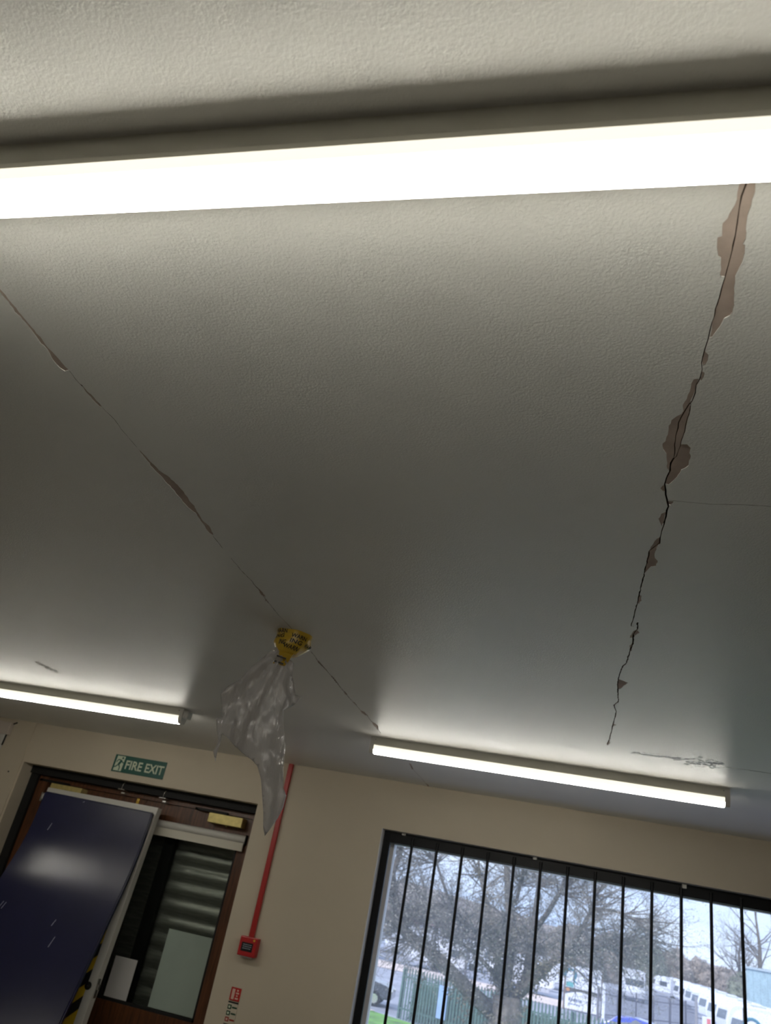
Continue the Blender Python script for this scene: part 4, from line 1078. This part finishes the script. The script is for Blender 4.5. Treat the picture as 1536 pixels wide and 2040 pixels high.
for x in (c.x - .95, c.x + .95): MB().tube([(x - .1, c.y + .5, GZ + .34), (x + .1, c.y + .5, GZ + .34)], 0.34, 14).build('wheel', M_tyre, mh)
# ---- cars
def make_car(name, P, yaw, rgb, label):
    root = thing(name, (0, 0, 0), label, 'car')
    m_ = mat('car_paint_' + name + str(int(P.x * 10)), rgb, rough=0.25, coat=0.6, spec=0.6)
    prof = [(-2.1, .35), (-2.15, .75), (-2.0, .98), (-1.75, 1.0), (-1.2, 1.42), (-.3, 1.5), (.45, 1.42), (1.1, 1.02), (1.85, .90), (2.1, .72), (2.12, .35)]
    def extr(pr, w, bev, nm, mm, inset=None):
        bm = bmesh.new(); vs = [[bm.verts.new((x, y * (0.80 if z > 1.1 else 1.0), z)) for x, z in pr] for y in (-w, w)]
        bm.faces.new(vs[0]); bm.faces.new(vs[1][::-1])
        for k in range(len(pr)):
            j = (k + 1) % len(pr); bm.faces.new((vs[0][k], vs[1][k], vs[1][j], vs[0][j]))
        bmesh.ops.recalc_face_normals(bm, faces=bm.faces[:])
        if bev: bmesh.ops.bevel(bm, geom=bm.edges[:], offset=bev, segments=2, affect='EDGES')
        return MB().add_bm(bm).build(nm, mm, root, angle=40)
    extr(prof, 0.86, 0.05, 'body', m_)
    extr([(-1.62, 1.03), (-1.16, 1.36), (-.3, 1.43), (.38, 1.36), (.92, 1.05)], 0.865, 0, 'side_glass', M_cw)
    MB().poly([(.50, -.62, 1.42), (.50, .62, 1.42), (1.08, .74, 1.06), (1.08, -.74, 1.06)]).build('windscreen', M_cw, root)
    for x in (-1.3, 1.3):
        for y in (-.80, .80):
            w_ = MB().tube([(x, y - .1, .32), (x, y + .1, .32)], 0.32, 18).build('wheel', M_tyre, root, angle=40)
            s_ = 1 if y > 0 else -1
            MB().tube([(x, y + s_ * .08, .32), (x, y + s_ * .105, .32)], 0.2, 10).build('hub', M_chrome, w_)
    for y in (-.6, .6): MB().bbox(2.02, 2.13, y - .18, y + .18, .62, .76, .03).build('headlamp', M_chrome, root)
    root.location = P; root.rotation_euler.z = yaw
    return root
make_car('dark_car', Vector((-9.55, 41.6, GZ)), R(4), (0.16, 0.17, 0.20), 'dark grey car nosing past the end of the hedge')
make_car('blue_car', Vector((4.5, 48.3, GZ)), R(-12), (0.24, 0.32, 0.74), 'bright blue car whose roof shows above the bottom of the window')
# ---- site sign boards with teal swirl
sgp = gpos(1166, 66)
def site_sign(P, yaw, label):
    root = thing('site_sign', (0, 0, 0), label, 'sign', 'white site signs with teal swirls')
    for x in (-1.05, 1.05): MB().box(x - .06, x + .06, .03, .13, 0, 3.0).build('post', mat('brown_post', (0.42, 0.38, 0.36)), root)
    MB().bbox(-1.0, 1.0, -.02, .03, 1.45, 2.9, .01).build('upper_board', M_cv, root)
    arch = [(-1.0, .15)] + [(-1.0 + 2.0 * k / 10, 1.0 + .28 * math.sin(math.pi * k / 10)) for k in range(11)] + [(1.0, .15)]
    MB().prism(arch, 'y', -.02, .03).build('arched_board', M_cv, root)
    sw = [( -.75 + .30 * math.cos(a) * (1 + .0 * a), -.028, 2.25 + .34 * math.sin(a)) for a in [R(200) - R(260) * k / 14 for k in range(15)]] + [(-.30, -.028, 1.75)]
    MB().tube(sw, [0.07] * 15 + [0.02], 6).build('swirl', mat('teal_swirl', (0.22, 0.46, 0.55)), root)
    MB().box(-.98, -.55, -.026, -.02, 1.48, 1.80).build('teal_block', mat('teal_block', (0.35, 0.62, 0.64)), root)
    g_ = MB(); rr = random.Random(3)
    for r_, (xa, xb, z, hh_) in enumerate(((-.1, .9, 2.30, .16), (-.1, .9, 2.02, .10), (-.8, -.1, .62, .18), (.2, .8, .72, .08), (-.8, -.1, .40, .08))):
        x = xa
        while x < xb:
            w_ = rr.uniform(.05, .12); g_.box(x, x + w_, -.027, -.021, z, z + hh_); x += w_ + .04
    tag(g_.build('lettering', mat('grey_blue_print', (0.42, 0.47, 0.58)), root), kind='stuff')
    MB().tube([(-.86, -.05, 1.30), (-.86, .02, 1.30)], 0.11, 12).build('round_reflector', mat('amber', (0.70, 0.50, 0.34)), root)
    MB().box(-1.0, 1.0, .03, .06, 1.18, 1.45).build('dark_rail', mat('dark_rail', (0.30, 0.30, 0.31)), root)
    root.location = P; root.rotation_euler.z = yaw; root.scale = (1.25, 1, 1); return root
site_sign(sgp, R(-8), 'white sign boards with teal swirl standing behind the green palisade fence')
P = gpos(1522, 50); site_sign(P + Vector((0.3, 0, -0.1)), R(-14), 'white sign boards in front of the caravans by the window edge')
# gate posts
for px, Y, m_, hh_, l in ((1206, 58.2, M_cv, 2.4, 'thin white post beside the sign boards'), (1386, 71, mat('concrete', (0.55, 0.55, 0.58)), 2.4, 'grey concrete post at the end of the grey fence'), (938, 64, mat('dark_post', (0.36, 0.36, 0.40)), 4.0, 'dark lamp post seen between the lower branches')):
    P = gpos(px, Y); o = MB().bbox(P.x - .09, P.x + .09, P.y - .09, P.y + .09, GZ, GZ + hh_, .02).build('yard_post', m_); tag(o, l, 'post')
# barrier panel, red and white
P = gpos(1408, 66)
br = thing('barrier_board', P, 'small red and white barrier board by the concrete post', 'barrier')
MB().bbox(P.x - .35, P.x + .25, P.y - .03, P.y + .03, GZ + .3, GZ + 1.5, .02).build('panel', M_cv, br)
MB().box(P.x - .05, P.x + .2, P.y - .04, P.y - .029, GZ + .75, GZ + 1.4).build('red_mark', mat('pale_red', (0.82, 0.45, 0.48)), br)
MB().box(P.x - .3, P.x - .2, P.y - .04, P.y + .04, GZ, GZ + .35).box(P.x + .1, P.x + .2, P.y - .04, P.y + .04, GZ, GZ + .35).build('feet', M_cvs, br)
# teal clad building
P = gpos(1512, 92); P2_ = gpos(1640, 84)
tbd = thing('clad_building', P, 'pale teal steel clad building behind the bare trees', 'building')
d_ = (P2_ - P); d_.z = 0; L = d_.length; rz = math.atan2(d_.y, d_.x)
Mrot = Matrix.Rotation(rz, 4, 'Z')
def tb_build(mb, name, m_):
    mb.v = [tuple((Mrot @ Vector(v)) + Vector((P.x, P.y, GZ))) for v in mb.v]; mb.build(name, m_, tbd)
x0 = -2.0
tb_build(MB().box(x0, L, .1, 8, 0, 5.3), 'walls', M_teal)
k = 0
while x0 + k * 1.1 < L - 1:
    tb_build(MB().box(x0 + k * 1.1 + .02, x0 + k * 1.1 + 1.08, 0, .11, 0, 5.3), 'cladding_panel', M_teal); k += 1
tb_build(MB().box(x0 - .15, L, -.15, 8.2, 5.3, 5.5), 'roof', mat('teal_roof', (0.68, 0.74, 0.78)))
# red roofed shed far off
P = gpos(846, 180)
rs = thing('far_shed', P, 'distant low building with a red roof below the hill', 'building')
MB().box(P.x - 3, P.x + 3, P.y, P.y + 6, GZ, GZ + 2.2).build('walls', M_cv, rs)
MB().prism([(P.y - .4, GZ + 2.1), (P.y + 3, GZ + 3.1), (P.y + 6.4, GZ + 2.1)], 'x', P.x - 3.3, P.x + 3.3).build('roof', mat('red_roof', (0.66, 0.50, 0.53)), rs)
